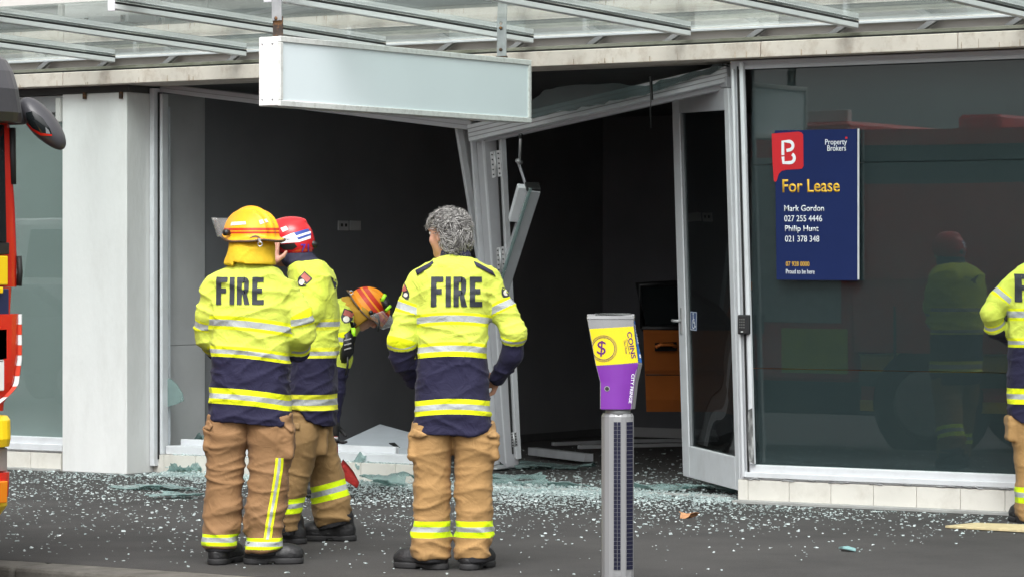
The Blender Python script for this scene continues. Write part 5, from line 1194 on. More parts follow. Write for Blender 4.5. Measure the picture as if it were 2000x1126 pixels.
lL = S.secs([(780, 566, 604, .13, -.09), (850, 566, 602, .11, -.1), (960, 570, 600, .095, -.1)], 0); lR = S.secs([(780, 585, 622, .13, .09), (850, 592, 626, .11, .1), (950, 596, 624, .095, .1)], 0)
tr, bt = make_trousers(S, [lL, lR], [], [[(915, 921, 927, 933)], [(908, 914, 920, 926)]], TAND, 35)
bl, br_ = S.p(588, 960, -.1), S.p(612, 950, .1)
make_boot(S, *bl[:2], (1, .1)); make_boot(S, *br_[:2], (1, .1))
hc = S.p(716, 606, 0); fw = Vector((.62, -.12, -.78)).normalized(); uph = Vector((.78, 0, .62))
glw = Vector(aN[-1][:3])
make_body(S, hc, fw, S.p(680, 618, 0), None, [aN, aF], [leg_chain(lL, bl), leg_chain(lR, br_)], [], up=uph, spine=sp)
# gloves closed round the shovel shaft
shaft = lambda py: Vector(S.p(654, py, -.15))
for g0, gz in ((glw, 838), ):
    f = Field(np.array(g0) - .18, np.array(g0) + .18, .0055); tgt = Vector(S.p(652, 845, -.135)); d_ = (tgt - g0).normalized(); hand_prims(f, g0, d_ + Vector((0.0, -.1, -.6)), (.6, -.5, -.1), 1.5, 1.15); f.chain([(*(g0 - d_ * .03), .045), (*(g0 + d_ * .02), .042)], k=.02)
    V, Fc = f.mesh(); V = relax(V, Fc, 1); link('glove', np_mesh('glove', V, Fc), mat('glove_black', (.014, .014, .015), .7, bump=.4, bscale=60), S.root, local=True)
hm, bh, HP = fire_helmet(S, S.p(716, 604, 0), fw, (.62, 0, .78), M_hyo, M_flapd, 4, sz=.96)
f = Field(np.array(S.p(705, 615, 0)) - .24, np.array(S.p(705, 615, 0)) + .24, .006)
f.chain([(*S.p(726, 610, 0), .125), (*S.p(704, 617, 0), .128), (*S.p(684, 606, 0), .10)], k=.01)
fvv, uvv = fw, Vector((.62, 0, .78)); x = f.ax[0][:, None, None] - S.p(716, 604)[0]; y = f.ax[1][None, :, None]; z = f.ax[2][None, None, :] - S.p(716, 604)[2]
f.d = np.maximum(f.d, (x * uvv.x + z * uvv.z) - 0.0).astype(np.float32); f.d = np.maximum(f.d, (x * fvv.x + z * fvv.z) - 0.055).astype(np.float32)
nf, bn = garment('neck_flap', f, M_flapd, S.root, [(lambda P: np.zeros(len(P)), lambda P: np.zeros(len(P)))], 33, amp=.008, fz=8)
def tub(name, pts, r, m_, par, sg=8):
    bm = bmesh.new(); add_tube(bm, pts, r, sg); return link(name, bm_mesh(bm), m_, par, local=True, smooth=True)
tub('helmet_torch', [S.p(749, 580, -.12), S.p(758, 606, -.12)], .026, M_blk, hm); tub('torch_ring', [S.p(746, 580, -.125), S.p(752, 583, -.125)], .029, M_limep, hm); tub('torch_ring', [S.p(756, 600, -.125), S.p(760, 604, -.125)], .027, M_limep, hm)
buckle(S, 'buckle_ring', S.p(686, 571, -.16), .013, M_chrome, hm)
tub('chin_strap', [S.p(737, 613, -.13), S.p(741, 628, -.12), S.p(738, 645, -.06)], .008, M_blk, hm, 6)
bm = bmesh.new(); add_bar(bm, S.p(730, 610, -.135), S.p(737, 620, -.135), .012, .02); link('strap_loop', bm_mesh(bm), M_blk, hm, local=True)
# harness with a lime tag light
hv = tub('harness', [S.p(688, 632, -.19), S.p(684, 655, -.235), S.p(678, 685, -.235), S.p(670, 704, -.2)], [.03, .042, .045, .03], M_blk, S.root)
tub('tag_light', [S.p(690, 640, -.245), S.p(691, 656, -.255)], .014, M_limep, hv)
tub('strap_end', [S.p(679, 690, -.25), S.p(679, 712, -.25), S.p(675, 732, -.25)], .007, M_blk, hv, 6)
for i in range(3): bm = bmesh.new(); add_bar(bm, S.p(672, 664 + i * 9, -.285), S.p(686, 660 + i * 9, -.285), .004, .008); link('webbing', bm_mesh(bm), mat('webbing_grey', (.3, .3, .28), .7), hv, local=True)
# the shovel he holds
SH = thing('shovel', S.root.matrix_world.translation, 'red-bladed shovel with dark shaft held upright in the broken glass', 'shovel', rz=YAW); SH.location = S.root.location
M_shr = mat('shovel_red', (.26, .018, .015), .5, var=.3, vscale=20); M_shs = mat('shaft_dark', (.05, .045, .04), .6, var=.3)
tub('shaft', [S.p(655, 765, -.15), S.p(654, 850, -.15)], .017, M_shs, SH, 10); tub('tape_band', [S.p(654, 852, -.15), S.p(654, 859, -.15)], .020, mat('tape_grey', (.4, .4, .4), .5), SH, 10)
tub('socket', [S.p(654, 851, -.15), S.p(655, 905, -.15), S.p(661, 925, -.15)], [.018, .021, .024], M_shr, SH, 10)
tub('grip', [S.p(643, 757, -.15), S.p(655, 750, -.15), S.p(664, 758, -.15)], .014, M_blk, SH, 8); tub('grip', [S.p(645, 757, -.15), S.p(655, 770, -.15), S.p(663, 759, -.15)], .011, M_shr, SH, 8)
bm = bmesh.new(); rows = []
for i in range(6):
    u = i / 5; hw_ = .075 * (1 - .55 * max(0, u - .55) / .45); row = []
    for j in range(7):
        v = j / 6 * 2 - 1; q = Vector(S.p(662 + 36 * u, 912 + 40 * u, -.15)); row.append(bm.verts.new(q + Vector((.0 + .3 * hw_ * v, hw_ * v * .9, hw_ * v * .35 + .02 * v * v))))
    rows.append(row)
for a, b in zip(rows, rows[1:]):
    for j in range(6): bm.faces.new((a[j], a[j + 1], b[j + 1], b[j]))
rg = bmesh.ops.extrude_face_region(bm, geom=list(bm.faces))
for g_ in rg['geom']:
    if isinstance(g_, bmesh.types.BMVert): g_.co += Vector((.0, .0, .006))
link('blade', bm_mesh(bm), M_shr, SH, local=True, smooth=True)

# ------------------------------------------------------------------ firefighter at the right edge
S = Person(2036, 19.3, 'firefighter cut off by right picture edge, back turned, by the big window')
ts = S.secs([(508, 2010, 2062, .065), (518, 1996, 2078, .09), (530, 1982, 2090, .11), (552, 1974, 2098, .128), (610, 1969, 2100, .14), (676, 1970, 2100, .142), (740, 1969, 2101, .148), (835, 1966, 2105, .16)], 0)
aL = S.ch([(1984, 552, 0, .064), (1956, 584, 0, .063), (1936, 612, .0, .060), (1944, 640, .06, .054), (1972, 660, .16, .046)])
aR = S.ch([(2088, 552, 0, .064), (2116, 590, 0, .063), (2134, 620, .0, .060), (2124, 650, .06, .054), (2096, 668, .16, .046)])
xh = S.p(2036, 0)[0]; hz = lambda x, y: S.z(826) + .06 * np.clip(np.abs(x - xh) / .2, 0, 1.2) ** 6
st = torso_stops(S, [(602, 607, 620, 626), (660, 664, 672, 677), (757, 768, 778, 788)], ([(.085, .095, .125, .135), (.285, .295, .315, .325)], .335))
jk, bv = make_jacket(S, ts, [aL, aR], st, hz, 41, amp=.0075)
fire_text(S, 1978, 2094, 535, 589, jk, bv)
lL = S.secs([(812, 1974, 2040, .12), (850, 1976, 2038, .12), (900, 1982, 2034, .105), (960, 1984, 2034, .10), (1016, 1984, 2030, .098)], 0)
lR = S.secs([(812, 2034, 2100, .12), (850, 2036, 2098, .12), (900, 2040, 2092, .105), (960, 2040, 2090, .10), (1012, 2042, 2088, .098)], 0)
tr, bt = make_trousers(S, [lL, lR], [(S.p(1979, 836, 0), (.042, .08, .075))], [[(949, 959, 969, 980)], [(949, 959, 969, 980)]], TAN, 45)
bl, br_ = S.p(2004, 1022), S.p(2066, 1022); make_boot(S, *bl[:2], (-.2, .95)); make_boot(S, *br_[:2], (.3, .9))
hc = S.p(2062, 470, .03); make_body(S, hc, (.1, .98, -.1), S.p(2038, 512, 0), ts, [aL, aR], [leg_chain(lL, bl), leg_chain(lR, br_)], [(aL[-1][:3], (.5, .8, -.1), (.4, -.4, -.6), .7), (aR[-1][:3], (-.5, .8, -.1), (-.4, -.4, -.6), .7)])
hm, bh, HP = fire_helmet(S, S.p(2064, 468, .03), (.1, .99, 0), (0, 0, 1), M_hy, M_flap, 6)
f = Field(*bounds(S.secs([(470, 2010, 2104, .11, .02), (512, 2006, 2104, .13, .02)], 0), [], .03), .007); f.stack(S.secs([(472, 2026, 2100, .105, .02), (490, 2022, 2098, .118, .01), (510, 2014, 2090, .112, .005)], 0), k=0)
garment('neck_flap', f, M_flap, S.root, [(lambda P: np.zeros(len(P)), lambda P: np.zeros(len(P)))], 43, amp=.005, fz=8)
# ================================================================== fire engine at the left edge (kerb-side front corner in view)
tT = 16.05; ZT = lambda py: CAMH + (HOR - py) / F * tT
xf = W(30, 500, -6.27).x
M_tred = mat('truck_red', (0.60, 0.022, 0.012), 0.25, var=0.04); M_tyel = mat('truck_yellow', (0.85, 0.58, 0.01), 0.3, var=0.04); M_tgry = mat('truck_grey', (0.055, 0.055, 0.062), 0.4, var=0.08)
M_tblu = mat('truck_navy', (0.012, 0.018, 0.075), 0.3); M_twin = mat('truck_glass', (0.010, 0.013, 0.014), 0.05, var=0.1); M_twht = mat('truck_white', (0.72, 0.72, 0.72), 0.35); M_tlim = mat('truck_lime', (0.50, 0.62, 0.02), 0.35)
M_tora = mat('truck_indicator', (0.75, 0.22, 0.01), 0.2); M_thl = mat('headlight_lens', (0.35, 0.37, 0.38), 0.1, metal=0.5)
FT = thing('fire_engine', (xf - 1.2, -7.5, -0.13), 'red fire engine with yellow bumper parked at kerb, cut off by left picture edge', 'fire engine')
def side_y(px, off, r):
    """kerb-side y of a cab section whose outline touches pixel column px"""
    a = (px - 1000) / F; X0 = CC * xf + SS * 12.0; Z0 = -SS * xf + CC * 12.0
    return -6.27 + (a * (Z0 - SS * off) - X0 - CC * off + .387 * r) / (SS - CC * a)
def rr(z, px, off, L=2.0, r=0.10, x_back=None):
    """rounded plan of the cab at height z whose kerb side passes pixel px"""
    ys = side_y(px, off, r); yf = -15.0 - ys; xa = xf + off; xb = xf - L; pts = [(xb, yf), (xb, ys)]
    for k in range(7):
        a = math.radians(90 - 15 * k); pts.append((xa - r + r * math.cos(a), ys - r + r * math.sin(a)))
    for k in range(7):
        a = math.radians(-15 * k); pts.append((xa - r + r * math.cos(a), yf + r + r * math.sin(a)))
    return [(x, y, z) for x, y in pts]
def slab(name, levels, m, parent=FT, L=2.0, r=0.10, bev=0):
    bm = bmesh.new(); R = [[bm.verts.new(p) for p in rr(ZT(py), px, off, L, r)] for py, px, off in levels]; n = len(R[0])
    for a, b in zip(R, R[1:]):
        for k in range(n): bm.faces.new((a[k], a[(k + 1) % n], b[(k + 1) % n], b[k]))
    bm.faces.new(R[0]); bm.faces.new(R[-1][::-1])
    return link(name, bm_mesh(bm), m, parent)
slab('sun_visor', [(112, 2, .02), (122, 16, .10), (145, 28, .16), (180, 38, .2), (225, 45, .2), (242, 44, .16)], M_tgry, r=.16)
vis = slab('roof', [(60, -30, -.1), (112, 0, 0)], M_tred)
cabu = slab('cab_upper', [(240, 20, 0), (300, 23, 0), (400, 30, 0), (500, 34, 0), (560, 34, 0)], M_tred)
slab('cab_middle', [(561, 24, 0), (610, 21, 0), (640, 20, 0), (800, 8, .0)], M_tred)
yo = -6.27
def fpan(name, py0, py1, px, off0, off1, m, w=2.2, parent=FT, th=0.03):
    """panel on the front face from its kerb-side edge px towards the far side"""
    y1 = side_y(px, max(off0, off1) + th, 0); z0, z1 = ZT(py1), ZT(py0)
    return prism(name, [(xf + off1, y1, z0), (xf + off1, y1 - w, z0), (xf + off0, y1 - w, z1), (xf + off0, y1, z1)], (th, 0, 0), m, parent, 0.004)
fpan('windscreen', 246, 474, 14, -.012, .004, M_twin); fpan('lower_screen_frame', 474, 497, 19, .002, .002, M_gask)
fpan('dash_paper', 415, 470, 9, .022, .026, M_twht, .25, th=.004)
fpan('front_panel', 500, 556, 16, .004, .004, M_tyel); fpan('grille_panel', 563, 640, 18, .004, .004, M_tblu); fpan('marker', 560, 572, 7, .02, .02, M_tyel, .2)
for a, b, c in ((640, 700, 14), (690, 705, 8), (700, 760, 9)): fpan('letter_bar', a, b, c, .02, .02, M_twht, .06)
# corner deflector with red and white blocks
def defl(py0, py1, i):
    pxs = lambda py: 45 - 1 * max(0, py - 700) / 40 * 5 - max(0, py - 745) ** 1.6 * .09
    bm = bmesh.new(); R = []
    for k in range(5):
        py = py0 + (py1 - py0) * k / 4; px = pxs(py); q = rr(ZT(py), px, .06, .25, .14); q2 = rr(ZT(py), px - 9, .05, .25, .14); R.append([bm.verts.new(p) for p in q[1:7]] + [bm.verts.new(p) for p in q2[1:7][::-1]])
    for a, b in zip(R, R[1:]):
        for k in range(12): bm.faces.new((a[k], a[(k + 1) % 12], b[(k + 1) % 12], b[k]))
    bm.faces.new(R[0]); bm.faces.new(R[-1][::-1]); link('reflective_block', bm_mesh(bm), (M_twht, mat('chevron_red', (.62, .05, .02), .35))[i % 2], df)
df = slab('deflector', [(612, 40, .05), (700, 38, .05), (745, 32, .04), (770, 20, .03), (796, 2, .0)], M_tred, L=.3, r=.14)
for i in range(9): defl(613 + i * 20, 632.5 + i * 20, i)
slab('bumper', [(808, 16, .10), (815, 22, .16), (850, 23, .18), (865, 20, .17)], M_tyel, r=.14)
slab('bumper_core', [(866, 12, .10), (914, 10, .10)], M_tgry, r=.14); fpan('headlight', 868, 913, 15, .10, .10, M_thl, .45)
slab('bumper', [(915, 21, .17), (935, 20, .17), (962, 18, .15)], M_tred, r=.14); fpan('indicator', 930, 972, 16, .155, .15, M_tora, .35)
slab('bumper', [(963, 16, .13), (980, 16, .13), (1000, 2, .08)], M_tyel, r=.14)
# mirror on its arm
tube('mirror_arm', [T(20, 16.0, 225), T(45, 16.05, 226), T(58, 16.05, 226)], [.05, .045, .035], M_tgry, FT, 12)
Mw = Matrix.Translation(T(88, 16.05, 243)) @ Matrix.Rotation(YAW, 4, 'Z')
ang = math.atan2(-(290 - 197), (122 - 52)); dl = (math.cos(ang), 0, math.sin(ang)); dp = (-math.sin(ang), 0, math.cos(ang)); Rm = [dl, (0, 1, 0), dp]
f = Field((-.24, -.14, -.24), (.24, .14, .24), .006); f.ell((0, 0, 0), (.152, .09, .060), Rm, k=0); f.ell((-.045, 0, .02), (.11, .085, .05), Rm, k=.03)
V, Fc = f.mesh(); V = relax(V, Fc, 2); me = np_mesh('m', V, Fc); bvm = BVHTree.FromPolygons([Vector(v) for v in V], Fc.tolist()); me.transform(Mw); mh = link('mirror', me, M_tgry, FT)
def mdecal(name, pts, m, off):
    o = decal(name, poly_bm([((a - 88) * 16.05 / F, (243 - b) * 16.05 / F) for a, b in pts]), (0, -.4, 0), (1, 0, 0), (0, 0, 1), (0, 1, 0), bvm, m, mh, off, .02)
    o.data.transform(Mw); o.data.transform(rootmat(mh).inverted())
mdecal('mirror_inset', [(55, 222), (70, 219), (88, 232), (102, 252), (106, 264), (90, 262), (70, 254), (58, 240)], M_twin, .002)
mdecal('mirror_stripe', [(57, 240), (68, 252), (85, 261), (106, 264), (106, 267), (84, 266), (66, 256), (56, 244)], M_tred, .003)
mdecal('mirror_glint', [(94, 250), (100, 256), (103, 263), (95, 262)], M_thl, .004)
tube('window_edge', [T(23, 16.05, 250), T(24, 16.05, 360)], .02, M_gask, FT, 8)
tube('grab_handle', [T(37, 16.08, 500), T(39, 16.08, 530), T(37, 16.08, 558)], .014, M_gask, FT, 8)
lp = T(5, 15.9, 155); tube('roof_light', [lp, lp + Vector((.05, -.03, 0))], .03, M_thl, FT, 12)
# rest of the vehicle behind the cab
xb = xf - 2.02
box('side_window', xf - 1.5, xf - .35, -6.262, -6.25, 1.35, 2.05, M_twin, FT, .004); box('door_line', xf - 1.62, xf - 1.60, -6.263, -6.252, .5, 2.2, M_gask, FT, 0)
bd_ = box('body', xb - 5.4, xb, -8.75, -6.25, .55, 2.75, M_tred, FT, .03)
for i in range(4):
    box('locker_shutter', xb - 1.3 * i - 1.22, xb - 1.3 * i - .08, -6.252, -6.235, 1.05, 2.45, M_galv, bd_, .004)
    box('battenburg_block', xb - 1.3 * i - .66, xb - 1.3 * i - .02, -6.253, -6.238, .62, 1.0, (M_tlim, M_tyel)[i % 2], bd_, .003)
box('roof_rail', xb - 5.3, xb - .1, -6.5, -6.42, 2.75, 2.86, M_twht, bd_, .005)
lb = box('light_bar', xf - 1.2, xf - .8, -8.4, -6.6, 2.64, 2.80, mat('beacon_red', (.6, .02, .03), .2), FT, .03)
box('chassis', xb - 5.2, xf - .3, -8.4, -6.6, .25, .56, M_gask, FT, .02)
def wheel(root, c, r, w, ax, mt=None):
    bm = bmesh.new(); c = Vector(c); ax = Vector(ax); add_tube(bm, [c - ax * w * .5, c - ax * w * .42, c + ax * w * .42, c + ax * w * .5], [r * .93, r, r, r * .93], 24); wv = link('wheel', bm_mesh(bm), mat('tyre', (.018, .018, .019), .8), root, smooth=True)
    bm = bmesh.new(); add_tube(bm, [c + ax * w * .505, c + ax * w * .53], [r * .6, r * .5], 18); link('rim', bm_mesh(bm), mat('rim_grey', (.35, .35, .36), .4, metal=.6), wv, smooth=True)
for xx in (xf - 1.35, xb - 3.6): wheel(FT, (xx, -6.45, .37), .5, .3, (0, 1, 0)); wheel(FT, (xx, -8.55, .37), .5, .3, (0, -1, 0))

# ================================================================== orange car inside the shop, door hanging open
tC = 24.7
CR = thing('orange_car', T(1420, tC + .4), 'orange car inside the dark shop with its door hanging open behind glass door', 'car', rz=YAW)
kC = tC / F
def cl(px, py, dy=0.0):
    k = (tC + .4 + dy) / F; return Vector(((px - 1000) * k - (1420 - 1000) * (tC + .4) / F, dy, CAMH + (HOR - py) * k))
M_org = mat('car_orange', (0.58, 0.17, 0.04), 0.28, metal=.25, var=.05); M_cblk = mat('car_trim', (.012, .012, .013), .45)
def door_skin():
    """outer door skin with a crease and a scooped lower panel"""
    prof = [(638, 0), (650, -.035), (690, -.05), (722, -.055), (732, -.02), (745, -.025), (780, -.05), (803, -.02)]
    bm = bmesh.new(); A = []; Bk = []
    for py, d in prof:
        xl = 1256 + (py - 638) * .04
        A.append([bm.verts.new(cl(xl + (1432 - xl) * u / 6, py, -.42 + .36 * u / 6 + d)) for u in range(7)]); Bk.append([bm.verts.new(cl(xl + (1432 - xl) * u / 6, py, -.30 + .36 * u / 6)) for u in range(7)])
    for X, s in ((A, 1), (Bk, -1)):
        for a, b in zip(X, X[1:]):
            for k in range(6): bm.faces.new((a[k], a[k + 1], b[k + 1], b[k]))
    for k in range(6): bm.faces.new((A[0][k], Bk[0][k], Bk[0][k + 1], A[0][k + 1])); bm.faces.new((A[-1][k], A[-1][k + 1], Bk[-1][k + 1], Bk[-1][k]))
    for i in range(len(prof) - 1): bm.faces.new((A[i][0], A[i + 1][0], Bk[i + 1][0], Bk[i][0])); bm.faces.new((A[i][6], Bk[i][6], Bk[i + 1][6], A[i + 1][6]))
    return link('door', bm_mesh(bm), M_org, CR, local=True, smooth=False)
dr = door_skin()
def tb(name, pts, r, m, par, sg=8):
    bm = bmesh.new(); add_tube(bm, pts, r, sg); return link(name, bm_mesh(bm), m, par, local=True, smooth=True)
wf = tb('window_frame', [cl(1256, 640, -.40), cl(1246, 556, -.38), cl(1320, 553, -.2), cl(1400, 600, -.08), cl(1430, 638, -.06)], .026, M_cblk, dr)
tb('belt_trim', [cl(1254, 640, -.42), cl(1430, 640, -.07)], .022, M_cblk, dr)
prism('door_glass', [cl(1258, 637, -.38), cl(1250, 560, -.36), cl(1320, 557, -.2), cl(1398, 602, -.08), cl(1424, 637, -.06)], (0, .006, 0), M_pane, dr, 0, local=True)
tb('door_handle', [cl(1281, 677, -.475), cl(1290, 672, -.49), cl(1312, 672, -.45), cl(1320, 676, -.42)], .014, M_org, dr)
prism('handle_recess', [cl(1279, 669, -.475), cl(1322, 667, -.39), cl(1322, 684, -.39), cl(1279, 685, -.475)], (0, .008, 0), M_cblk, dr, 0, local=True)
tb('seam', [cl(1262, 731, -.438), cl(1425, 731, -.08)], .006, M_cblk, dr, 6)
# hull: side outline swept across the car width
side = [(1405, 800), (1400, 700), (1408, 640), (1440, 560), (1470, 548), (1600, 545), (1680, 560), (1760, 640), (1850, 655), (1920, 690), (1930, 790), (1880, 810), (1420, 812)]
bm = bmesh.new(); a = [bm.verts.new(cl(x, y, .05)) for x, y in side]; b = [bm.verts.new(cl(x, y, 1.55) + Vector((0, 0, 0))) for x, y in side]; bm.faces.new(a); bm.faces.new(b[::-1])
for i in range(len(side)): bm.faces.new((a[i], b[i], b[(i + 1) % len(side)], a[(i + 1) % len(side)]))
bmesh.ops.recalc_face_normals(bm, faces=bm.faces); bevel(bm, .05, 2); link('hull', bm_mesh(bm), M_org, CR, local=True)
prism('side_glass', [cl(1425, 640, .04), cl(1450, 566, .04), cl(1600, 562, .04), cl(1665, 576, .04), cl(1735, 640, .04)], (0, -.012, 0), M_twin, CR, 0, local=True)
for px_ in (1475, 1820):
    for dy, s in ((.16, -1), (1.42, 1)):
        c = cl(px_, 850, dy); c.z = .31; bm = bmesh.new(); ax = Vector((0, s, 0)); add_tube(bm, [c - ax * .1, c - ax * .08, c + ax * .08, c + ax * .1], [.28, .305, .305, .28], 22); w_ = link('wheel', bm_mesh(bm), mat('tyre', (.018, .018, .019), .8), CR, local=True, smooth=True)
        bm = bmesh.new(); add_tube(bm, [c + ax * .1, c + ax * .115], [.19, .16], 16); link('rim', bm_mesh(bm), mat('rim_grey', (.35, .35, .36), .4, metal=.6), w_, local=True, smooth=True)

# ================================================================== wreckage on the ground
def piece(name, corners, th, m, label, cat, group=None, bev=.003):
    pts = [W(*c) for c in corners]; n = (pts[1] - pts[0]).cross(pts[2] - pts[0]).normalized(); n = n if n.z < 0 else -n
    return tag(prism(name, pts, n * th, m, None, bev), label, cat, group)
fp = piece('fallen_sheet', [(648, 870, .62), (742, 827, 1.55), (868, 862, 1.2), (760, 898, .42)], .02, M_board, 'white sheet panel fallen flat across the plinth behind the men', 'panel')
prism('torn_slot', [W(761, 868, .93) + Vector((0, -.01, .012)), W(772, 867, .98) + Vector((0, -.01, .012)), W(783, 877, .85) + Vector((0, -.01, .012)), W(772, 875, .85) + Vector((0, -.01, .012))], (0, 0, .004), M_gask, fp, 0)
fp.children[0].data.transform(Matrix.Translation(rootmat(fp).translation * 0))
def beam(name, a, b, w, h, m, label, cat='frame piece', group='fallen frame pieces on shop floor'):
    o = bar(name, a, b, w, h, m, None, bev=.003); return tag(o, label, cat, group)
M_aluf = mat('fallen_aluminium', (0.45, 0.46, 0.48), .45, var=.1, vscale=8)
beam('frame_piece', G(1040, 880, .06), G(1150, 893, .06), .08, .06, M_aluf, 'short thick frame offcut lying at front of the dark doorway floor')
beam('frame_piece', G(1080, 866, .04), G(1240, 860, .04), .05, .03, M_aluf, 'long thin frame rail at back of the dark doorway floor, left of meter')
beam('frame_piece', G(1130, 872, .05), G(1335, 867, .05), .05, .03, M_aluf, 'thin pale rail crossing behind the meter towards the glass door')
beam('frame_piece', G(1180, 861, .03), G(1400, 858, .03), .05, .03, M_aluf, 'rearmost pale rail lying along the foot of the back wall')
beam('frame_piece', G(955, 914, .02), G(990, 909, .03), .16, .012, M_aluw, 'small bent white trim beside the foot of the leaning post')
beam('frame_piece', G(1372, 905, .04), G(1440, 885, .05), .09, .03, M_aluf, 'pale flat strip on the floor seen through the glass door')
beam('frame_piece', T(1380, 25.5, 860), T(1452, 25.2, 300), .06, .05, M_aluf, 'tall pale rail leaning behind the glass door pane')
beam('frame_piece', T(1405, 25.8, 850), T(1490, 25.8, 820), .05, .12, M_aluf, 'broad pale rail low behind the glass door pane')
# crazed sheets of safety glass
def crumple(label, px, py, z, w, d, hgt, rot, seed):
    rr_ = np.random.default_rng(seed); n = 22; u, v = np.meshgrid(np.linspace(-1, 1, n), np.linspace(-1, 1, n), indexing='ij'); c = G(px, py, z)
    th = np.arctan2(v, u); lim = .72 + .28 * np.sin(th * 3 + seed) * .6 + rr_.normal(0, .05, (n, n)); keep = np.sqrt(u * u + v * v) < lim
    Pn = np.stack([u.ravel() * 1.7 + seed * 3, v.ravel() * 1.7, np.zeros(n * n) + seed], 1); hz_ = np.abs(vnoise(Pn * 1.3) - .35) * hgt * 2.2 + vnoise(Pn * 3.7) * hgt * .5
    x = c.x + (u * w * math.cos(rot) - v * d * math.sin(rot)).ravel(); y = c.y + (u * w * math.sin(rot) + v * d * math.cos(rot)).ravel(); zz = z + .004 + hz_ + rr_.uniform(0, .006, n * n)
    idx = np.arange(n * n).reshape(n, n); fs = [(idx[i, j], idx[i + 1, j], idx[i + 1, j + 1], idx[i, j + 1]) for i in range(n - 1) for j in range(n - 1) if keep[i, j] and keep[i + 1, j + 1] and keep[i + 1, j] and keep[i, j + 1]]
    bm = bmesh.new(); vs = {}
    for q in fs:
        for i in q:
            if i not in vs: vs[i] = bm.verts.new((x[i], y[i], zz[i]))
        bm.faces.new([vs[i] for i in q])
    rg = bmesh.ops.extrude_face_region(bm, geom=list(bm.faces))
    for g_ in rg['geom']:
        if isinstance(g_, bmesh.types.BMVert): g_.co.z += .006
    return tag(link('crazed_glass_sheet', bm_mesh(bm), M_crack), label, 'broken glass', 'crumpled sheets of crazed safety glass')
for a in (('crumpled glass sheet against the left plinth beside the pillar', 355, 925, .0, .20, .10, .07, .1, 1), ('crumpled glass heap on the left window sill behind the helmeted men', 388, 880, .14, .16, .06, .10, .2, 2),
          ('broad flat crazed glass sheet on asphalt in front of the pillar', 300, 955, .0, .42, .22, .02, .3, 3), ('crazed glass patch on asphalt left of the first firefighter', 345, 972, .0, .26, .15, .02, .8, 4),
          ('glass heap around the shovel blade against the plinth', 700, 938, .0, .20, .10, .14, .0, 5), ('low glass heap along plinth right of the shovel', 760, 950, .0, .34, .12, .06, .1, 6),
          ('crazed sheet on the ground right of the grey-haired man near post', 985, 940, .0, .36, .2, .04, .4, 7), ('crazed dark sheet just inside the doorway left of meter', 1060, 915, .0, .5, .3, .03, .2, 8),
          ('glass ridge along the threshold in front of the doorway', 1050, 950, .0, .55, .12, .04, .0, 9), ('glass drift beside the right plinth end below the glass door', 1390, 962, .0, .32, .14, .03, .0, 10),
          ('glass drift on the threshold right of the meter post', 1290, 957, .0, .40, .12, .03, .1, 11), ('small curled glass flake lying on the white panel', 790, 890, .14, .12, .06, .05, .1, 12)): crumple(*a)
# loose granules: far too many to count
def granules(name, n, sampler, lo, hi, seed, label, m):
    r = np.random.default_rng(seed); P = sampler(r, n); n = len(P); S_ = lo * (hi / lo) ** (r.random(n) ** 2.2); base = np.array([(i, j, k) for k in (0, 1) for j in (-1, 1) for i in (-1, 1)], float)
    V = base[None] * (S_[:, None, None] * .5) * np.stack([r.uniform(.6, 1.5, n), r.uniform(.5, 1.2, n), r.uniform(.5, 1.1, n)], 1)[:, None, :]; V += r.normal(0, .16, V.shape) * S_[:, None, None]
    V[:, :, 2] = np.maximum(V[:, :, 2], 0); a = r.uniform(0, 6.28, n); ca, sa = np.cos(a)[:, None], np.sin(a)[:, None]; X = V[:, :, 0] * ca - V[:, :, 1] * sa; Y = V[:, :, 0] * sa + V[:, :, 1] * ca
    V = np.stack([X + P[:, :1], Y + P[:, 1:2], V[:, :, 2] + P[:, 2:3]], 2).reshape(-1, 3); fq = np.array([(0, 2, 3, 1), (4, 5, 7, 6), (0, 1, 5, 4), (1, 3, 7, 5), (3, 2, 6, 7), (2, 0, 4, 6)])
    Fq = (fq[None] + 8 * np.arange(n)[:, None, None]).reshape(-1, 4); me = np_mesh(name, V, Fq); me.polygons.foreach_set('use_smooth', np.zeros(len(me.polygons), bool))
    o = link(name, me, m); return tag(o, label, 'broken glass', kind='stuff')
def samp_path(r, n):
    x = np.concatenate([r.normal(-12.8, 1.7, int(n * .75)), r.uniform(-17.5, -8.0, n - int(n * .75))]); y = np.where(r.random(n) < .12, r.uniform(-5.5, 0, n), -r.exponential(.9, n) + .25)
    cl_ = vnoise(np.stack([x * 1.6, y * 1.6, 0 * x], 1)); k = (y > -5.6) & (y < .28) & (x > -18) & (x < -7.6) & (r.random(n) < .25 + 1.1 * cl_) & ~((y > -.12) & (x > PLX - .02)) & ~((y > -.01) & (x < -15.55)) 
    return np.stack([x, y, 0 * x + .0005], 1)[k]
def samp_strip(r, n):
    x = r.uniform(-15.4, PLX - .03, n); y = r.normal(.12, .16, n); y = np.where(x < LBE, -np.abs(y) + .27, y); cl_ = vnoise(np.stack([x * 2.2, y * 3, 0 * x + 5], 1)); k = (r.random(n) < .2 + 1.3 * cl_ * cl_) & (y < .7)
    z = np.where((y > .29) & (y < .35), .017, np.where(y > .36, .0035, .0005)); return np.stack([x, y, z + r.exponential(.006, n)], 1)[k]
def samp_in(r, n):
    x = r.uniform(-15.2, -10.6, n); y = .36 + r.exponential(1.1, n); k = (y < 5.5) & ~((x < LBE + .02) & (y < .55)); return np.stack([x, y, 0 * x + .0035], 1)[k]
granules('glass_granules', 19000, samp_path, .005, .017, 3, 'white and pale green crumbs of safety glass scattered over the asphalt', M_shard)
granules('glass_granules', 20000, samp_strip, .005, .022, 4, 'dense drift of green-white glass crumbs along the threshold', M_shard)
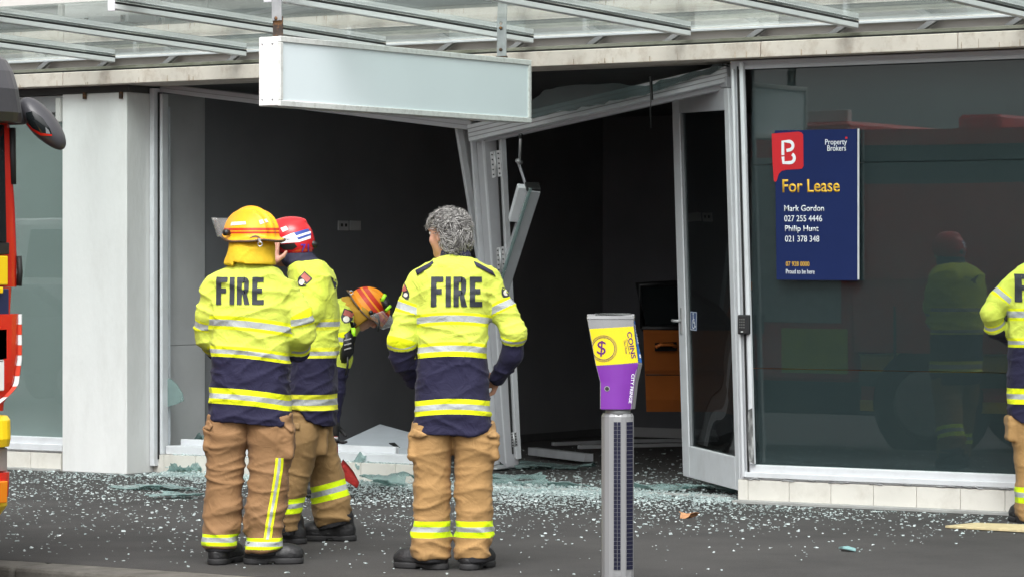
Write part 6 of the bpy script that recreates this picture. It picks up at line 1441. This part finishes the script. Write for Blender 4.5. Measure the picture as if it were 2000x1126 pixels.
granules('glass_granules', 3500, samp_in, .006, .022, 5, 'glass crumbs spread over the dark shop floor', M_shard)
def samp_sill(r, n):
    x = r.uniform(-15.4, LBE - .05, n); y = r.uniform(.31, .33, n); return np.stack([x, y, 0 * x + .1352], 1)
granules('glass_granules', 500, samp_sill, .006, .02, 6, 'line of glass crumbs on top of the left plinth', M_shard)
# single things lying about
lf = bmesh.new(); ls = []
for i in range(14):
    a = 2 * math.pi * i / 14; rad = .045 * (1 + .35 * math.sin(3 * a) + .15 * math.sin(7 * a)); ls.append(lf.verts.new((rad * math.cos(a) * 1.3, rad * math.sin(a), .012 + .02 * math.cos(2 * a))))
ct = lf.verts.new((0, 0, .02))
for i in range(14): lf.faces.new((ls[i], ls[(i + 1) % 14], ct))
lf.transform(Matrix.Translation(G(1342, 1009, .004))); rg = bmesh.ops.extrude_face_region(lf, geom=list(lf.faces))
for g_ in rg['geom']:
    if isinstance(g_, bmesh.types.BMVert): g_.co.z += .002
tag(link('fallen_leaf', bm_mesh(lf), mat('dry_leaf', (.42, .21, .10), .8, var=.3, vscale=30)), 'curled brown dead leaf on asphalt right of the meter', 'leaf')
c = G(1652, 1074, .004); tag(prism('glass_shard', [c + Vector(q) for q in ((-.075, .06, 0), (-.01, .045, .01), (.06, .0, .004), (.075, -.03, 0), (.0, -.035, .012), (-.04, .01, .006))], (0, 0, .012), mat('teal_shard', (.20, .36, .36), .25, var=.2, vscale=20), None, .002), 'lone teal glass shard lying in front of the big window', 'glass shard')
a, b = G(1848, 1031, .006), G(2060, 1046, .006); tag(prism('wooden_board', [G(1846, 1030, .004), G(1905, 1024, .004), G(2075, 1030, .004), G(2060, 1042, .004)], (0, 0, .014), mat('pale_wood', (.50, .42, .24), .8, var=.25, vscale=20, stretch=(1, 6, 1)), None, .002), 'thin pale yellow board on footpath by the right firefighter', 'board')

# ================================================================== vehicles farther down the street (seen mirrored in the left window)
def street_car(loc, rz, paint, label):
    o = thing('parked_car', loc, label, 'car', rz=rz)
    prof = [(-2.1, .35), (-2.15, .75), (-1.9, .95), (-1.25, 1.02), (-.6, 1.42), (.7, 1.46), (1.5, 1.08), (2.1, .95), (2.15, .4)]
    prism('hull', [(x, -.88, z) for x, z in prof], (0, 1.76, 0), paint, o, .06, local=True)
    for s in (-1, 1):
        y = .885 * s; prism('side_window', [(-1.05, y, 1.05), (-.55, y, 1.36), (.05, y, 1.38), (.05, y, 1.05)], (0, .01 * s, 0), M_twin, o, 0, local=True); prism('side_window', [(.12, y, 1.05), (.12, y, 1.38), (.66, y, 1.38), (1.25, y, 1.08)], (0, .01 * s, 0), M_twin, o, 0, local=True)
        for x in (-1.35, 1.35):
            bm = bmesh.new(); ax = Vector((0, s, 0)); c = Vector((x, .78 * s, .32)); add_tube(bm, [c - ax * .1, c - ax * .08, c + ax * .09, c + ax * .11], [.29, .32, .32, .29], 20); w_ = link('wheel', bm_mesh(bm), mat('tyre', (.018, .018, .019), .8), o, local=True, smooth=True)
            bm = bmesh.new(); add_tube(bm, [c + ax * .11, c + ax * .125], [.2, .17], 14); link('rim', bm_mesh(bm), mat('rim_grey', (.35, .35, .36), .4, metal=.6), w_, local=True, smooth=True)
        bm = bmesh.new(); add_box(bm, -2.165, -2.12, .5 * s, .8 * s, .68, .8); link('headlight', bm_mesh(bm), M_thl, o, local=True)
    return o
street_car((-26.6, -11.6, -.13), math.radians(12), mat('car_dark_grey', (.035, .04, .045), .25, metal=.3), 'dark grey car parked on the street, mirrored in the left window')
WT = thing('white_truck', (-40.0, -26.5, -.135), 'white truck with orange stripe across the street, mirrored in the left window', 'truck', rz=math.radians(25))
bm = bmesh.new(); add_box(bm, -1.2, 1.2, -1.2, 1.2, .5, 2.55); bevel(bm, .12, 2); cb_ = link('cab', bm_mesh(bm), M_twht, WT, local=True)
for s in (-1, 1): prism('side_window', [(-.8, 1.205 * s, 1.5), (.75, 1.205 * s, 1.5), (.6, 1.205 * s, 2.3), (-.8, 1.205 * s, 2.3)], (0, .01 * s, 0), M_twin, cb_, 0, local=True); prism('stripe', [(-1.1, 1.205 * s, 1.1), (1.1, 1.205 * s, 1.1), (1.1, 1.205 * s, 1.28), (-1.1, 1.205 * s, 1.28)], (0, .008 * s, 0), M_tora, cb_, 0, local=True)
prism('windscreen', [(1.205, -1, 1.5), (1.205, 1, 1.5), (1.205, .9, 2.35), (1.205, -.9, 2.35)], (.01, 0, 0), M_twin, cb_, 0, local=True)
bm = bmesh.new(); add_box(bm, -6.5, -1.3, -1.22, 1.22, .9, 2.4); bevel(bm, .05, 1); link('tray_body', bm_mesh(bm), M_tora, WT, local=True)
for x in (.1, -4.8):
    for s in (-1, 1):
        bm = bmesh.new(); ax = Vector((0, s, 0)); c = Vector((x, 1.02 * s, .48)); add_tube(bm, [c - ax * .14, c - ax * .1, c + ax * .1, c + ax * .14], [.44, .48, .48, .44], 20); link('wheel', bm_mesh(bm), mat('tyre', (.018, .018, .019), .8), WT, local=True, smooth=True)
